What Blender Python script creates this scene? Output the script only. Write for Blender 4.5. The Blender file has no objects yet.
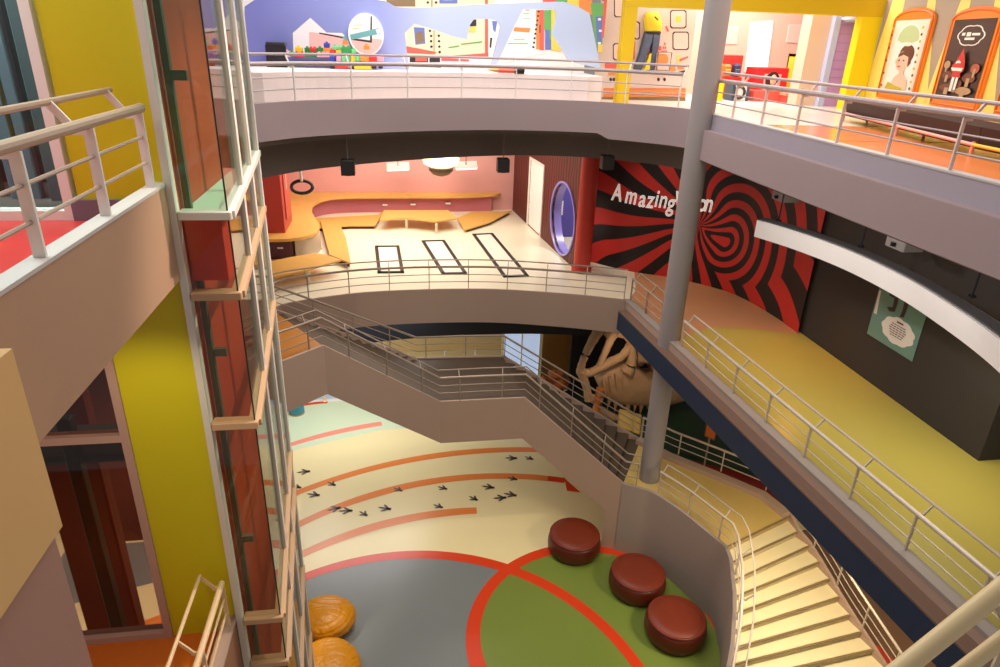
import bpy, bmesh, math, random
from mathutils import Vector, Matrix
random.seed(7)
PI = math.pi
C = bpy.context.scene.collection
sc = bpy.context.scene

# ------------------------------------------------------------------ camera
F = 672.0; PITCH = math.radians(23.6); ROLL = math.radians(2.05); YAW = math.radians(-9.3)
CAM = Vector((0, 0, 13.9))
_fw = Vector((0, math.cos(PITCH), -math.sin(PITCH))); _up = Vector((0, math.sin(PITCH), math.cos(PITCH))); _rt = Vector((1, 0, 0))
_r2 = _rt * math.cos(ROLL) + _up * math.sin(ROLL); _u2 = -_rt * math.sin(ROLL) + _up * math.cos(ROLL)
_Z = Matrix.Rotation(YAW, 3, 'Z')
RT, UP, FW = _Z @ _r2, _Z @ _u2, _Z @ _fw
cd = bpy.data.cameras.new('camera'); cam = bpy.data.objects.new('camera', cd); C.objects.link(cam)
cd.sensor_width = 36; cd.lens = F * 36 / 1000; cd.clip_start = 0.05; cd.clip_end = 200
cam.matrix_world = Matrix(((RT.x, UP.x, -FW.x, CAM.x), (RT.y, UP.y, -FW.y, CAM.y), (RT.z, UP.z, -FW.z, CAM.z), (0, 0, 0, 1)))
sc.camera = cam

# measuring helpers: where the sight line of a photo point meets a real plane of the building
def ray(x, y): return RT * ((x - 500) / F) + UP * ((333.5 - y) / F) + FW
def onZ(x, y, z): r = ray(x, y); return CAM + r * ((z - CAM.z) / r.z)
def onY(x, y, Y): r = ray(x, y); return CAM + r * (Y / r.y)
def onX(x, y, X): r = ray(x, y); return CAM + r * (X / r.x)
def onP(x, y, p, n): r = ray(x, y); return CAM + r * ((Vector(p) - CAM).dot(n) / r.dot(n))

# ------------------------------------------------------------------ materials
def lin(c):
    def f(u):
        u /= 255.0
        return u / 12.92 if u <= 0.04045 else ((u + 0.055) / 1.055) ** 2.4
    return (f(c[0]), f(c[1]), f(c[2]), 1)
MATS = {}
def mat(name, rgb, rough=0.5, metal=0.0, spec=0.5, var=0.0, scale=8.0, bump=0.0, bscale=30.0, coat=0.0, emit=0.0):
    if name in MATS: return MATS[name]
    m = bpy.data.materials.new(name); m.use_nodes = True; nt = m.node_tree
    b = nt.nodes['Principled BSDF']; b.inputs['Base Color'].default_value = lin(rgb)
    b.inputs['Roughness'].default_value = rough; b.inputs['Metallic'].default_value = metal
    b.inputs['Specular IOR Level'].default_value = spec; b.inputs['Coat Weight'].default_value = coat
    if emit:
        b.inputs['Emission Color'].default_value = lin(rgb); b.inputs['Emission Strength'].default_value = emit
    if var or bump:
        tc = nt.nodes.new('ShaderNodeTexCoord')
    if var:
        n = nt.nodes.new('ShaderNodeTexNoise'); n.inputs['Scale'].default_value = scale; n.inputs['Detail'].default_value = 4
        nt.links.new(tc.outputs['Object'], n.inputs['Vector'])
        mx = nt.nodes.new('ShaderNodeMix'); mx.data_type = 'RGBA'
        c = lin(rgb); mx.inputs[6].default_value = tuple(v * (1 - var) for v in c[:3]) + (1,)
        mx.inputs[7].default_value = tuple(min(1, v * (1 + var)) for v in c[:3]) + (1,)
        nt.links.new(n.outputs['Fac'], mx.inputs[0]); nt.links.new(mx.outputs[2], b.inputs['Base Color'])
    if bump:
        n2 = nt.nodes.new('ShaderNodeTexNoise'); n2.inputs['Scale'].default_value = bscale; n2.inputs['Detail'].default_value = 5
        nt.links.new(tc.outputs['Object'], n2.inputs['Vector'])
        bp = nt.nodes.new('ShaderNodeBump'); bp.inputs['Strength'].default_value = bump; bp.inputs['Distance'].default_value = 0.02
        nt.links.new(n2.outputs['Fac'], bp.inputs['Height']); nt.links.new(bp.outputs['Normal'], b.inputs['Normal'])
    MATS[name] = m
    return m
def glass(name, tint=(225, 238, 232), refl=0.08):
    m = bpy.data.materials.new(name); m.use_nodes = True; nt = m.node_tree
    for n in list(nt.nodes):
        if n.type != 'OUTPUT_MATERIAL': nt.nodes.remove(n)
    out = [n for n in nt.nodes][0]
    t = nt.nodes.new('ShaderNodeBsdfTransparent'); t.inputs['Color'].default_value = lin(tint)
    g = nt.nodes.new('ShaderNodeBsdfGlossy'); g.inputs['Roughness'].default_value = 0.03
    lw = nt.nodes.new('ShaderNodeLayerWeight'); lw.inputs['Blend'].default_value = 0.5
    pw = nt.nodes.new('ShaderNodeMath'); pw.operation = 'POWER'; nt.links.new(lw.outputs['Facing'], pw.inputs[0]); pw.inputs[1].default_value = 4.0
    fr = nt.nodes.new('ShaderNodeMath'); fr.operation = 'MULTIPLY_ADD'; nt.links.new(pw.outputs[0], fr.inputs[0]); fr.inputs[1].default_value = 0.5; fr.inputs[2].default_value = refl * 0.4
    mx = nt.nodes.new('ShaderNodeMixShader')
    nt.links.new(fr.outputs[0], mx.inputs[0]); nt.links.new(t.outputs[0], mx.inputs[1]); nt.links.new(g.outputs[0], mx.inputs[2])
    nt.links.new(mx.outputs[0], out.inputs['Surface'])
    MATS[name] = m
    return m

# ------------------------------------------------------------------ mesh builder
class MB:
    def __init__(s): s.v = []; s.f = []; s.m = []; s.mi = 0
    def use(s, i): s.mi = i; return s
    def add(s, vs, fs):
        o = len(s.v); s.v += [tuple(v) for v in vs]
        for f in fs: s.f.append(tuple(i + o for i in f)); s.m.append(s.mi)
        return s
    def poly(s, vs): return s.add(vs, [tuple(range(len(vs)))])
    def hexa(s, b, t):      # bottom quad, top quad
        return s.add(list(b) + list(t), [(3, 2, 1, 0), (4, 5, 6, 7), (0, 1, 5, 4), (1, 2, 6, 5), (2, 3, 7, 6), (3, 0, 4, 7)])
    def box(s, x0, x1, y0, y1, z0, z1):
        return s.hexa([(x0, y0, z0), (x1, y0, z0), (x1, y1, z0), (x0, y1, z0)], [(x0, y0, z1), (x1, y0, z1), (x1, y1, z1), (x0, y1, z1)])
    def obox(s, c, u, v, w, a, b, h):   # centre, axes, half sizes
        c, u, v, w = Vector(c), Vector(u).normalized() * a, Vector(v).normalized() * b, Vector(w).normalized() * h
        return s.hexa([c - u - v - w, c + u - v - w, c + u + v - w, c - u + v - w], [c - u - v + w, c + u - v + w, c + u + v + w, c - u + v + w])
    def rbox(s, x0, x1, y0, y1, z0, z1, b=0.02):   # box with chamfered vertical and top edges
        def ring(i, z): return [(x0 + i, y0, z), (x1 - i, y0, z), (x1, y0 + i, z), (x1, y1 - i, z), (x1 - i, y1, z), (x0 + i, y1, z), (x0, y1 - i, z), (x0, y0 + i, z)]
        r = [ring(b, z0), ring(b, z1 - b), [(max(x0 + b, min(x1 - b, p[0])), max(y0 + b, min(y1 - b, p[1])), z1) for p in ring(b, z1)]]
        vs = sum(r, []); fs = [tuple(range(7, -1, -1)), tuple(range(16, 24))]
        for k in (0, 8):
            for i in range(8): fs.append((k + i, k + (i + 1) % 8, k + 8 + (i + 1) % 8, k + 8 + i))
        return s.add(vs, fs)
    def prism(s, pts, z0, z1):
        n = len(pts); g = lambda z, i: z[i] if isinstance(z, (list, tuple)) else z
        vs = [(p[0], p[1], g(z0, i)) for i, p in enumerate(pts)] + [(p[0], p[1], g(z1, i)) for i, p in enumerate(pts)]
        return s.add(vs, [tuple(range(n - 1, -1, -1)), tuple(range(n, 2 * n))] + [(i, (i + 1) % n, n + (i + 1) % n, n + i) for i in range(n)])
    def slab(s, pts, d):    # any planar 3D polygon thickened along d
        d = Vector(d); n = len(pts); a = [Vector(p) for p in pts]
        return s.add(a + [p + d for p in a], [tuple(range(n - 1, -1, -1)), tuple(range(n, 2 * n))] + [(i, (i + 1) % n, n + (i + 1) % n, n + i) for i in range(n)])
    def wall(s, path, z0, z1, th):   # vertical sheet of thickness th (to the left of the path)
        P = [Vector((p[0], p[1], 0)) for p in path]; n = len(P); off = []
        for i in range(n):
            d1 = (P[i] - P[i - 1]).normalized() if i else None; d2 = (P[i + 1] - P[i]).normalized() if i < n - 1 else None
            d1 = d1 or d2; d2 = d2 or d1; t = (d1 + d2).normalized(); nn = Vector((-t.y, t.x, 0))
            off.append(P[i] + nn * th / max(0.4, t.dot(d1)))
        g = lambda z, i: z[i] if isinstance(z, (list, tuple)) else z
        vs = []
        for i in range(n): vs += [(P[i].x, P[i].y, g(z0, i)), (off[i].x, off[i].y, g(z0, i)), (off[i].x, off[i].y, g(z1, i)), (P[i].x, P[i].y, g(z1, i))]
        fs = [(0, 1, 2, 3), tuple(4 * (n - 1) + k for k in (3, 2, 1, 0))]
        for i in range(n - 1):
            for k in range(4): fs.append((4 * i + k, 4 * i + (k + 1) % 4, 4 * i + 4 + (k + 1) % 4, 4 * i + 4 + k))
        return s.add(vs, fs)
    def tube(s, path, r, n=8, closed=False):
        P = [Vector(p) for p in path]; m = len(P); vs = []
        for i in range(m):
            if closed: d1 = (P[i] - P[i - 1]).normalized(); d2 = (P[(i + 1) % m] - P[i]).normalized()
            else:
                d1 = (P[i] - P[i - 1]).normalized() if i else None; d2 = (P[i + 1] - P[i]).normalized() if i < m - 1 else None
                d1 = d1 or d2; d2 = d2 or d1
            t = (d1 + d2); t = t.normalized() if t.length > 1e-6 else d1
            ref = Vector((0, 0, 1)) if abs(t.z) < 0.95 else Vector((1, 0, 0))
            u = t.cross(ref).normalized(); w = u.cross(t).normalized()
            rr = r[i] if isinstance(r, (list, tuple)) else r
            for k in range(n):
                a = 2 * PI * k / n; vs.append(P[i] + u * math.cos(a) * rr + w * math.sin(a) * rr)
        fs = []
        for i in range(m if closed else m - 1):
            j = (i + 1) % m
            for k in range(n): fs.append((i * n + k, i * n + (k + 1) % n, j * n + (k + 1) % n, j * n + k))
        if not closed: fs += [tuple(range(n - 1, -1, -1)), tuple((m - 1) * n + k for k in range(n))]
        return s.add(vs, fs)
    def lathe(s, c, prof, n=32, ax=None):   # prof [(r,z)]
        c = Vector(c); vs = []; m = len(prof)
        for r, z in prof:
            for k in range(n):
                a = 2 * PI * k / n; vs.append(c + Vector((r * math.cos(a), r * math.sin(a), z)))
        fs = [(i * n + k, i * n + (k + 1) % n, (i + 1) * n + (k + 1) % n, (i + 1) * n + k) for i in range(m - 1) for k in range(n)]
        fs += [tuple(range(n - 1, -1, -1)), tuple((m - 1) * n + k for k in range(n))]
        return s.add(vs, fs)
    def ell(s, c, rx, ry, rz, nu=24, nv=12, fn=None):
        c = Vector(c); vs = []; fs = []
        for j in range(1, nv):
            for k in range(nu):
                th = PI * j / nv; a = 2 * PI * k / nu
                d = Vector((math.sin(th) * math.cos(a), math.sin(th) * math.sin(a), math.cos(th))); q = fn(d) if fn else 1
                vs.append(c + Vector((d.x * rx, d.y * ry, d.z * rz)) * q)
        t = len(vs); vs += [c + Vector((0, 0, rz)), c - Vector((0, 0, rz))]
        for j in range(nv - 2):
            for k in range(nu): fs.append((j * nu + k, (j + 1) * nu + k, (j + 1) * nu + (k + 1) % nu, j * nu + (k + 1) % nu))
        for k in range(nu): fs.append((t, k, (k + 1) % nu)); fs.append((t + 1, (nv - 2) * nu + (k + 1) % nu, (nv - 2) * nu + k))
        return s.add(vs, fs)
    def build(s, name, mats, parent=None, smooth=35, **tags):
        me = bpy.data.meshes.new(name); me.from_pydata(s.v, [], s.f)
        for m in (mats if isinstance(mats, (list, tuple)) else [mats]): me.materials.append(m)
        me.polygons.foreach_set('material_index', s.m)
        bm = bmesh.new(); bm.from_mesh(me); bmesh.ops.recalc_face_normals(bm, faces=bm.faces); bm.to_mesh(me); bm.free()
        if smooth:
            me.polygons.foreach_set('use_smooth', [True] * len(me.polygons)); me.set_sharp_from_angle(angle=math.radians(smooth))
        me.update()
        o = bpy.data.objects.new(name, me); C.objects.link(o)
        if parent is not None:
            o.parent = parent; o.matrix_parent_inverse = PINV.get(parent.name, Matrix())
        for k, v in tags.items(): o[k] = v
        return o
PINV = {}
def thing(name, label, cat, loc, group=None, kind=None):
    o = bpy.data.objects.new(name, None); C.objects.link(o); o.location = loc; o.empty_display_size = 0.2
    o['label'] = label; o['category'] = cat
    if group: o['group'] = group
    if kind: o['kind'] = kind
    PINV[o.name] = Matrix.Translation(-Vector(loc))
    return o
def tag(o, label, cat, group=None, kind=None):
    o['label'] = label; o['category'] = cat
    if group: o['group'] = group
    if kind: o['kind'] = kind
    return o
def struct(o, label, cat): return tag(o, label, cat, kind='structure')

def sheet(outer, holes, T, thick, name, m, parent=None):
    """flat board with openings: outlines in (u,v) on the frame T (origin, u axis, v axis), thickness along u x v"""
    cu = bpy.data.curves.new('outline', 'CURVE'); cu.dimensions = '2D'; cu.fill_mode = 'BOTH'; cu.extrude = thick / 2
    for L in [outer] + holes:
        sp = cu.splines.new('POLY'); sp.points.add(len(L) - 1); sp.use_cyclic_u = True
        for i, p in enumerate(L): sp.points[i].co = (p[0], p[1], 0, 1)
    tmp = bpy.data.objects.new('outline', cu); C.objects.link(tmp)
    dg = bpy.context.evaluated_depsgraph_get(); dg.update()
    me = bpy.data.meshes.new_from_object(tmp.evaluated_get(dg)); bpy.data.objects.remove(tmp); bpy.data.curves.remove(cu)
    o_, u_, v_ = [Vector(q) for q in T]; w_ = u_.cross(v_)
    me.transform(Matrix(((u_.x, v_.x, w_.x, o_.x), (u_.y, v_.y, w_.y, o_.y), (u_.z, v_.z, w_.z, o_.z), (0, 0, 0, 1))))
    me.name = name; me.materials.clear(); me.materials.append(m)
    for p in me.polygons: p.material_index = 0
    o = bpy.data.objects.new(name, me); C.objects.link(o)
    if parent is not None: o.parent = parent; o.matrix_parent_inverse = PINV.get(parent.name, Matrix())
    return o
def text_mesh(s, name, size, T, thick, m, parent, shear=0.0, offset=0.0):
    cu = bpy.data.curves.new('letters', 'FONT'); cu.body = s; cu.size = size; cu.extrude = thick / 2; cu.shear = shear; cu.offset = offset; cu.align_x = 'CENTER'
    tmp = bpy.data.objects.new('letters', cu); C.objects.link(tmp)
    dg = bpy.context.evaluated_depsgraph_get(); dg.update()
    me = bpy.data.meshes.new_from_object(tmp.evaluated_get(dg)); bpy.data.objects.remove(tmp); bpy.data.curves.remove(cu)
    o_, u_, v_ = [Vector(q) for q in T]; w_ = u_.cross(v_)
    me.transform(Matrix(((u_.x, v_.x, w_.x, o_.x), (u_.y, v_.y, w_.y, o_.y), (u_.z, v_.z, w_.z, o_.z), (0, 0, 0, 1))))
    me.name = name; me.materials.clear(); me.materials.append(m)
    for p in me.polygons: p.material_index = 0
    o = bpy.data.objects.new(name, me); C.objects.link(o)
    if parent is not None: o.parent = parent; o.matrix_parent_inverse = PINV.get(parent.name, Matrix())
    return o

def smoothpath(pts, n=6):   # Catmull-Rom through 2D/3D points
    P = [Vector(p) for p in pts]; out = []
    for i in range(len(P) - 1):
        p0 = P[i - 1] if i else P[0] * 2 - P[1]; p1, p2 = P[i], P[i + 1]; p3 = P[i + 2] if i + 2 < len(P) else P[-1] * 2 - P[-2]
        for k in range(n):
            t = k / n
            out.append(0.5 * ((2 * p1) + (p2 - p0) * t + (2 * p0 - 5 * p1 + 4 * p2 - p3) * t * t + (3 * p1 - p0 - 3 * p2 + p3) * t ** 3))
    out.append(P[-1]); return [tuple(p) for p in out]

# ------------------------------------------------------------------ railing
def rail(label, path, side, mats, H=0.765, spacing=1.3, name='guard_rail', group='guard rails', upper=True, ins=0.26, up=0.16, rm=0.036, ends=(0, 0), bars=(0.5, 0.25), post_at=None, pw=0.026):
    """path: points along the kerb; side = +1 when the floor lies left of the path. One thing: handrail, upper handrail, bars, posts."""
    P = [Vector(p) for p in path]; n = len(P)
    root = thing(name, label, 'railing', P[0], group)
    nor = []
    for i in range(n):
        d1 = (P[i] - P[i - 1]) if i else None; d2 = (P[i + 1] - P[i]) if i < n - 1 else None
        d1 = d1 or d2; d2 = d2 or d1
        a = Vector((d1.x, d1.y, 0)).normalized(); b = Vector((d2.x, d2.y, 0)).normalized(); t = (a + b).normalized()
        nor.append(Vector((-t.y, t.x, 0)) * side / max(0.5, t.dot(a)))
    Z = Vector((0, 0, 1)); mm, mb, mp = mats
    MB().tube([p + Z * H for p in P], rm, 10).build('handrail', mm, root)
    if upper: MB().tube([P[i] + nor[i] * ins + Z * (H + up) for i in range(n)], rm * 0.62, 8).build('upper_handrail', mm, root)
    for b in bars: MB().tube([p + Z * b for p in P], 0.016, 6).build('mid_rail', mb, root)
    L = [0.0]
    for i in range(1, n): L.append(L[-1] + (P[i] - P[i - 1]).length)
    tot = L[-1]; k = max(1, round(tot / spacing))
    locs = post_at if post_at else [tot * j / k for j in range(k + 1)]
    for s in locs:
        s = min(max(s, 0.02), tot - 0.02); i = max(j for j in range(n - 1) if L[j] <= s + 1e-6); f = (s - L[i]) / max(1e-6, L[i + 1] - L[i])
        q = P[i].lerp(P[i + 1], f); nn = nor[i].lerp(nor[i + 1], f).normalized(); d = (P[i + 1] - P[i]); d = Vector((d.x, d.y, 0)).normalized()
        m = MB(); m.obox(q + Z * (H / 2 - 0.02), d, nn, Z, 0.013, pw, H / 2 - 0.02)
        if upper:
            m.obox(q + nn * 0.05 + Z * (H - 0.07), d, nn, Z, 0.015, 0.075, 0.022)
            a = q + nn * 0.09 + Z * (H - 0.075); e = q + nn * ins + Z * (H + up - 0.01); ax = (e - a)
            m.obox((a + e) / 2, d, ax, d.cross(ax), 0.012, ax.length / 2, pw * .75)
        m.build('post', mp, root)
    return root
# ------------------------------------------------------------------ palette
M_fascia = mat('mauve_paint', (160, 142, 145), 0.75, var=0.03, scale=1.5)
M_fascia_tan = mat('tan_paint', (184, 157, 140), 0.75, var=0.03, scale=1.5)
M_curb = mat('kerb_grey', (196, 188, 186), 0.6)
M_white = mat('white_paint', (236, 232, 228), 0.5)
M_yellow = mat('yellow_wall_paint', (208, 196, 8), 0.55, var=0.05, scale=0.8)
M_dark = mat('dark_soffit', (116, 106, 100), 0.8, var=0.05)
M_black = mat('black_soffit', (14, 18, 30), 0.7)
M_navy = mat('navy_fascia', (22, 42, 72), 0.65, var=0.06, scale=2)
M_cream = mat('cream_floor', (236, 226, 190), 0.3, var=0.03, scale=0.5)
M_metal = mat('grey_railing_metal', (168, 150, 134), 0.4, metal=0.25)
M_metal_l = mat('pale_railing_metal', (206, 192, 178), 0.4, metal=0.2)
M_postw = mat('white_railing_post', (238, 232, 226), 0.4)
M_col = mat('column_paint', (154, 146, 146), 0.6, var=0.03, scale=1.2)
M_frame = mat('aluminium_frame', (222, 216, 208), 0.4, metal=0.15)
M_transom = mat('tan_transom', (196, 158, 122), 0.5)
M_red = mat('terracotta_wall', (206, 82, 50), 0.5, var=0.06, scale=1.0)
M_redbox = mat('orange_red_panel', (226, 62, 30), 0.5)
M_wood = mat('honey_wood', (226, 176, 92), 0.4, var=0.06, scale=3)
M_pink = mat('pink_wall_paint', (224, 164, 160), 0.65, var=0.03, scale=1)
G_clear = glass('clear_glass', (222, 236, 228), 0.07)
G_tint = glass('tinted_glass', (240, 230, 224), 0.08)
G_dark = glass('smoked_glass', (218, 206, 200), 0.10)

ZG, Z2, Z3 = -1.15, 6.25, 12.4     # ground floor, middle floor, top kerb
FT = 12.1                          # top floor level inside the kerb

# ------------------------------------------------------------------ ground floor with its inlaid pattern
K = 15.05 / 13.9; KS = 15.05 / 14.4
M_fl = [mat('warm_cream_floor', (248, 232, 178), 0.3, var=0.03, scale=0.5), mat('grey_blue_inlay', (128, 134, 134), 0.3, var=0.05, scale=0.6), mat('green_inlay', (124, 142, 62), 0.3, var=0.06, scale=0.6),
        mat('red_inlay', (226, 66, 26), 0.3), mat('orange_inlay', (240, 138, 66), 0.3), mat('pale_red_inlay', (246, 150, 130), 0.3),
        mat('pale_blue_floor', (196, 212, 232), 0.3), mat('footprint_grey', (100, 88, 76), 0.4), mat('white_edge_inlay', (244, 242, 236), 0.3), mat('mint_inlay', (214, 230, 196), 0.3), mat('brown_floor', (138, 100, 70), 0.5)]
def disc(m, c, r, z, n=96): m.poly([(c[0] + r * math.cos(2 * PI * i / n), c[1] + r * math.sin(2 * PI * i / n), z) for i in range(n)])
def ringband(m, c1, r1, c2, r2, z, n=120):
    a = [(c1[0] + r1 * math.cos(2 * PI * i / n), c1[1] + r1 * math.sin(2 * PI * i / n), z) for i in range(n)]
    b = [(c2[0] + r2 * math.cos(2 * PI * i / n), c2[1] + r2 * math.sin(2 * PI * i / n), z) for i in range(n)]
    m.add(a + b, [(i, (i + 1) % n, n + (i + 1) % n, n + i) for i in range(n)])
def arcstrip(m, c1, r1, c2, r2, p0, p1, z, n=40, ext=0.25):
    A = []; B = []
    for c, r, L in ((c1, r1, A), (c2, r2, B)):
        a0 = math.atan2(p0[1] - c[1], p0[0] - c[0]) + ext; a1 = math.atan2(p1[1] - c[1], p1[0] - c[0])
        for i in range(n + 1):
            a = a0 + (a1 - a0) * i / n; L.append((K * (c[0] + r * math.cos(a)), K * (c[1] + r * math.sin(a)), z))
    m.add(A + B, [(i, i + 1, n + 2 + i, n + 1 + i) for i in range(n)])
fl = MB()
fl.use(0).box(-14, 20, -3, 40, ZG - 0.3, ZG)
fl.use(6).poly([(a * KS, b * KS, c) for a, b, c in [(-14, 25.4, ZG + .002), (-5, 25.55, ZG + .002), (-4.3, 25.9, ZG + .002), (-3.5, 26.0, ZG + .002), (3, 26.2, ZG + .002), (12, 26.2, ZG + .002), (12, 29.7, ZG + .002), (-14, 29.7, ZG + .002)]])
fl.use(8).poly([(a * KS, b * KS, c) for a, b, c in [(-14, 25.2, ZG + .004), (-5, 25.35, ZG + .004), (-4.3, 25.72, ZG + .004), (-3.5, 25.85, ZG + .004), (3, 26.05, ZG + .004), (3, 26.3, ZG + .004), (-3.5, 26.1, ZG + .004), (-4.3, 25.97, ZG + .004), (-5, 25.6, ZG + .004), (-14, 25.45, ZG + .004)]])
fl.use(9).poly([(a * KS, b * KS, c) for a, b, c in [(-14, 21.5, ZG + .003), (-4.2, 22.2, ZG + .003), (-0.8, 23.4, ZG + .003), (1.5, 23.4, ZG + .003), (1.5, 26.1, ZG + .003), (-3.5, 25.9, ZG + .003), (-5, 25.4, ZG + .003), (-14, 25.2, ZG + .003)]])
kc = lambda c: (c[0] * K, c[1] * K)
disc(fl.use(1), kc((-.26, 9.65)), 5.95 * K, ZG + .004)
disc(fl.use(2), kc((4.88, 12.06)), 3.28 * K, ZG + .006)
ringband(fl.use(3), kc((-.23, 9.7)), 6.06 * K, kc((-.29, 9.59)), 5.85 * K, ZG + .008)
ringband(fl.use(3), kc((4.92, 12.01)), 3.51 * K, kc((4.84, 12.12)), 3.05 * K, ZG + .010)
arcstrip(fl.use(5), (.76, 13.78), 9.53, (1.7, 10.58), 12.55, (-4.12, 21.87), (-.78, 23.0), ZG + .006)
arcstrip(fl.use(4), (3.07, 8.38), 12.54, (3.13, 7.75), 12.85, (-3.52, 18.9), (5.6, 20.6), ZG + .006)
arcstrip(fl.use(4), (2.38, 10.07), 9.29, (2.42, 9.64), 9.39, (-3.14, 17.4), (5.0, 18.9), ZG + .006)
arcstrip(fl.use(3), (2.38, 10.07), 9.29, (2.42, 9.64), 9.39, (5.0, 19.0), (5.52, 18.7), ZG + .006, ext=0)
arcstrip(fl.use(4), (1.74, 9.07), 8.49, (1.97, 8.0), 9.23, (-2.84, 16.0), (2.29, 17.4), ZG + .006)
fl.use(3).poly([(K * a, K * b, ZG + .007) for a, b in [(5.49, 18.89), (5.89, 17.94), (5.45, 18.1), (5.5, 18.55)]])
arcstrip(fl.use(3), (-3.09, 22.01), 3.0, (-3.09, 22.01), 2.82, (-4.79, 24.48), (-3.0, 25.0), ZG + .007, ext=0.5)
# an orange band on the hall floor seen behind the left glazing
fl.use(4).poly([(-9.5, 13.6, ZG + .006), (-4.9, 15.6, ZG + .006), (-4.9, 16.1, ZG + .006), (-9.5, 14.1, ZG + .006)])
fl.use(1).poly([(-10.5, 15.6, ZG + .006), (-4.9, 17.3, ZG + .006), (-4.9, 18.4, ZG + .006), (-10.5, 18.4, ZG + .006)])
def footprint(m, x, y, a, s, z):
    ca, sa = math.cos(a), math.sin(a); T = lambda u, v: (x + s * (u * ca - v * sa), y + s * (u * sa + v * ca), z)
    for ang, L in ((-0.7, .3), (0, .4), (0.7, .3)):
        c, q = math.cos(ang), math.sin(ang); w = .045
        m.poly([T(-.05 * c + w * q, -.05 * q - w * c), T(L * .7 * c + w * q, L * .7 * q - w * c), T(L * c, L * q), T(L * .7 * c - w * q, L * .7 * q + w * c), T(-.05 * c - w * q, -.05 * q + w * c)])
    m.poly([T(.07 * math.cos(2 * PI * k / 8) - .04, .075 * math.sin(2 * PI * k / 8)) for k in range(8)])
fl.use(10).poly([(11.4, 15.2, ZG + .005), (13.5, 16.6, ZG + .005), (18, 16.6, ZG + .005), (18, 5, ZG + .005), (11.2, 5, ZG + .005)])
fl.use(3).poly([Vector(onZ(*q, ZG + .014)) for q in ((866, 640), (881, 647), (902, 668), (870, 668))])
fl.use(7).poly([(8.3, 25.0, ZG + .005), (15, 25.0, ZG + .005), (15, 31, ZG + .005), (8.3, 31, ZG + .005)])
for i, (x, y) in enumerate([(4.0, 20.17), (4.6, 20.06), (3.81, 18.91), (2.94, 18.53), (1.37, 18.63), (-.12, 18.69), (2.33, 17.94), (3.26, 17.94), (3.62, 18.04), (1.16, 17.67), (-.51, 17.76), (-1.22, 17.54), (-1.73, 17.8), (-2.1, 17.97), (-2.83, 18.72), (-2.33, 19.23), (-3.28, 20.09), (-3.45, 19.2)]):
    big = i in (0, 3, 7, 8, 10, 12, 13, 14, 16)
    footprint(fl, x * K, y * K, PI + random.uniform(-.4, .4) if big else PI - 0.6 + random.uniform(-.2, .3), 1.0 if big else 0.8, ZG + .012)
fl.v = [(x, y, z) for x, y, z in fl.v]
struct(fl.build('floor', M_fl, smooth=0), 'ground floor with grey and green circles, red rings and dinosaur footprints', 'floor')

# ------------------------------------------------------------------ middle floor: bridge, walkway, rooms
bridge = smoothpath([(-3.76, 19.55), (-3.31, 20.08), (-1.53, 20.77), (.1, 21.0), (1.7, 21.03), (3.2, 20.92), (4.67, 20.59), (6.2, 20.12), (7.32, 19.68)], 4)
WX = lambda y: 7.32 + .07 * (19.7 - y)
walkedge = [(7.32, 19.68)] + [(WX(y), y) for y in (17.5, 15, 12.5, 10, 8, 6, 4)]
TL1, TL0, TLf = (-2.03, 16.8), (-3.02, 15.85), (-3.76, 19.55)
M_tan = mat('lit_tan_floor', (206, 150, 108), 0.35, var=0.04, scale=0.6)
M_olive = mat('olive_floor', (186, 170, 84), 0.3, var=0.05, scale=0.5)
M_ocre = mat('ochre_floor', (190, 122, 44), 0.35, var=0.05, scale=0.5)
f2 = MB()
f2.prism([p[:2] for p in bridge] + [(9.6, 19.68), (9.6, 24.5), (8.5, 33), (-9, 33), (-9, 19.55)], 5.1, Z2)
f2.use(1).prism([(7.32, 19.68)] + [(WX(y) + .01, y) for y in (17.5, 15, 12.5, 10, 8, 6, 4)] + [(18, 4), (18, 24.4), (9.6, 24.4), (9.6, 19.7)], 5.6, Z2 - 0.002)
z = Z2 + .002
swirl_base = [(7.0, 23.95), (7.35, 23.7), (8.4, 22.62), (9.62, 21.88), (10.52, 21.07), (11.3, 19.91), (11.61, 18.09), (11.64, 16.67)]
f2.use(2).poly([(7.6, 19.9, z), (7.75, 16.4, z), (8.4, 16.9, z), (9.3, 17.3, z), (10.3, 17.1, z), (11.66, 16.6, z), (11.6, 18.1, z), (11.3, 19.9, z), (10.5, 21.1, z), (9.6, 21.9, z), (8.6, 22.5, z), (8.0, 20.6, z)])  # tan zone puts the lit floor by the swirl wall into the colour
struct(f2.build('floor_middle', [mat('ivory_floor', (246, 238, 214), .28, var=.02, scale=.5), M_olive, M_tan], smooth=0), 'middle floor, cream in the pink room and olive along the right walkway', 'floor')
f2c = MB().wall([p[:2] for p in bridge], 5.08, Z2 + .03, -0.06)
struct(f2c.build('trim_bridge', M_fascia_tan), 'curved mauve edge of the middle bridge under its railing', 'bridge edge')
w = MB(); we = [(WX(y), y) for y in (19.68, 17.5, 15, 12.5, 10, 8, 6, 4)]
w.use(0).wall(we, 5.9, Z2 - .04, -.03); w.use(1).wall([(x - .04, y) for x, y in we], Z2 - .04, Z2 + .03, .26)
struct(w.build('trim_walkway', [M_fascia_tan, mat('dull_kerb', (160, 148, 142), .6)]), 'grey kerb along the right middle walkway', 'walkway kerb')
gl = [(WX(y) - .33, y) for y in (19.35, 17.5, 15, 12.5, 10, 8, 6, 4)]
g = MB(); g.use(0).wall(gl, 5.38, 5.98, .36); g.use(1).wall([(x + .004, y) for x, y in gl], 5.98, 6.02, .36)
struct(g.build('trim_girder', [M_navy, mat('shaded_brown_ledge', (122, 94, 78), .75)]), 'long navy blue girder under the right walkway', 'girder')  # ledge brown is darkened to stand for shadow

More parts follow.
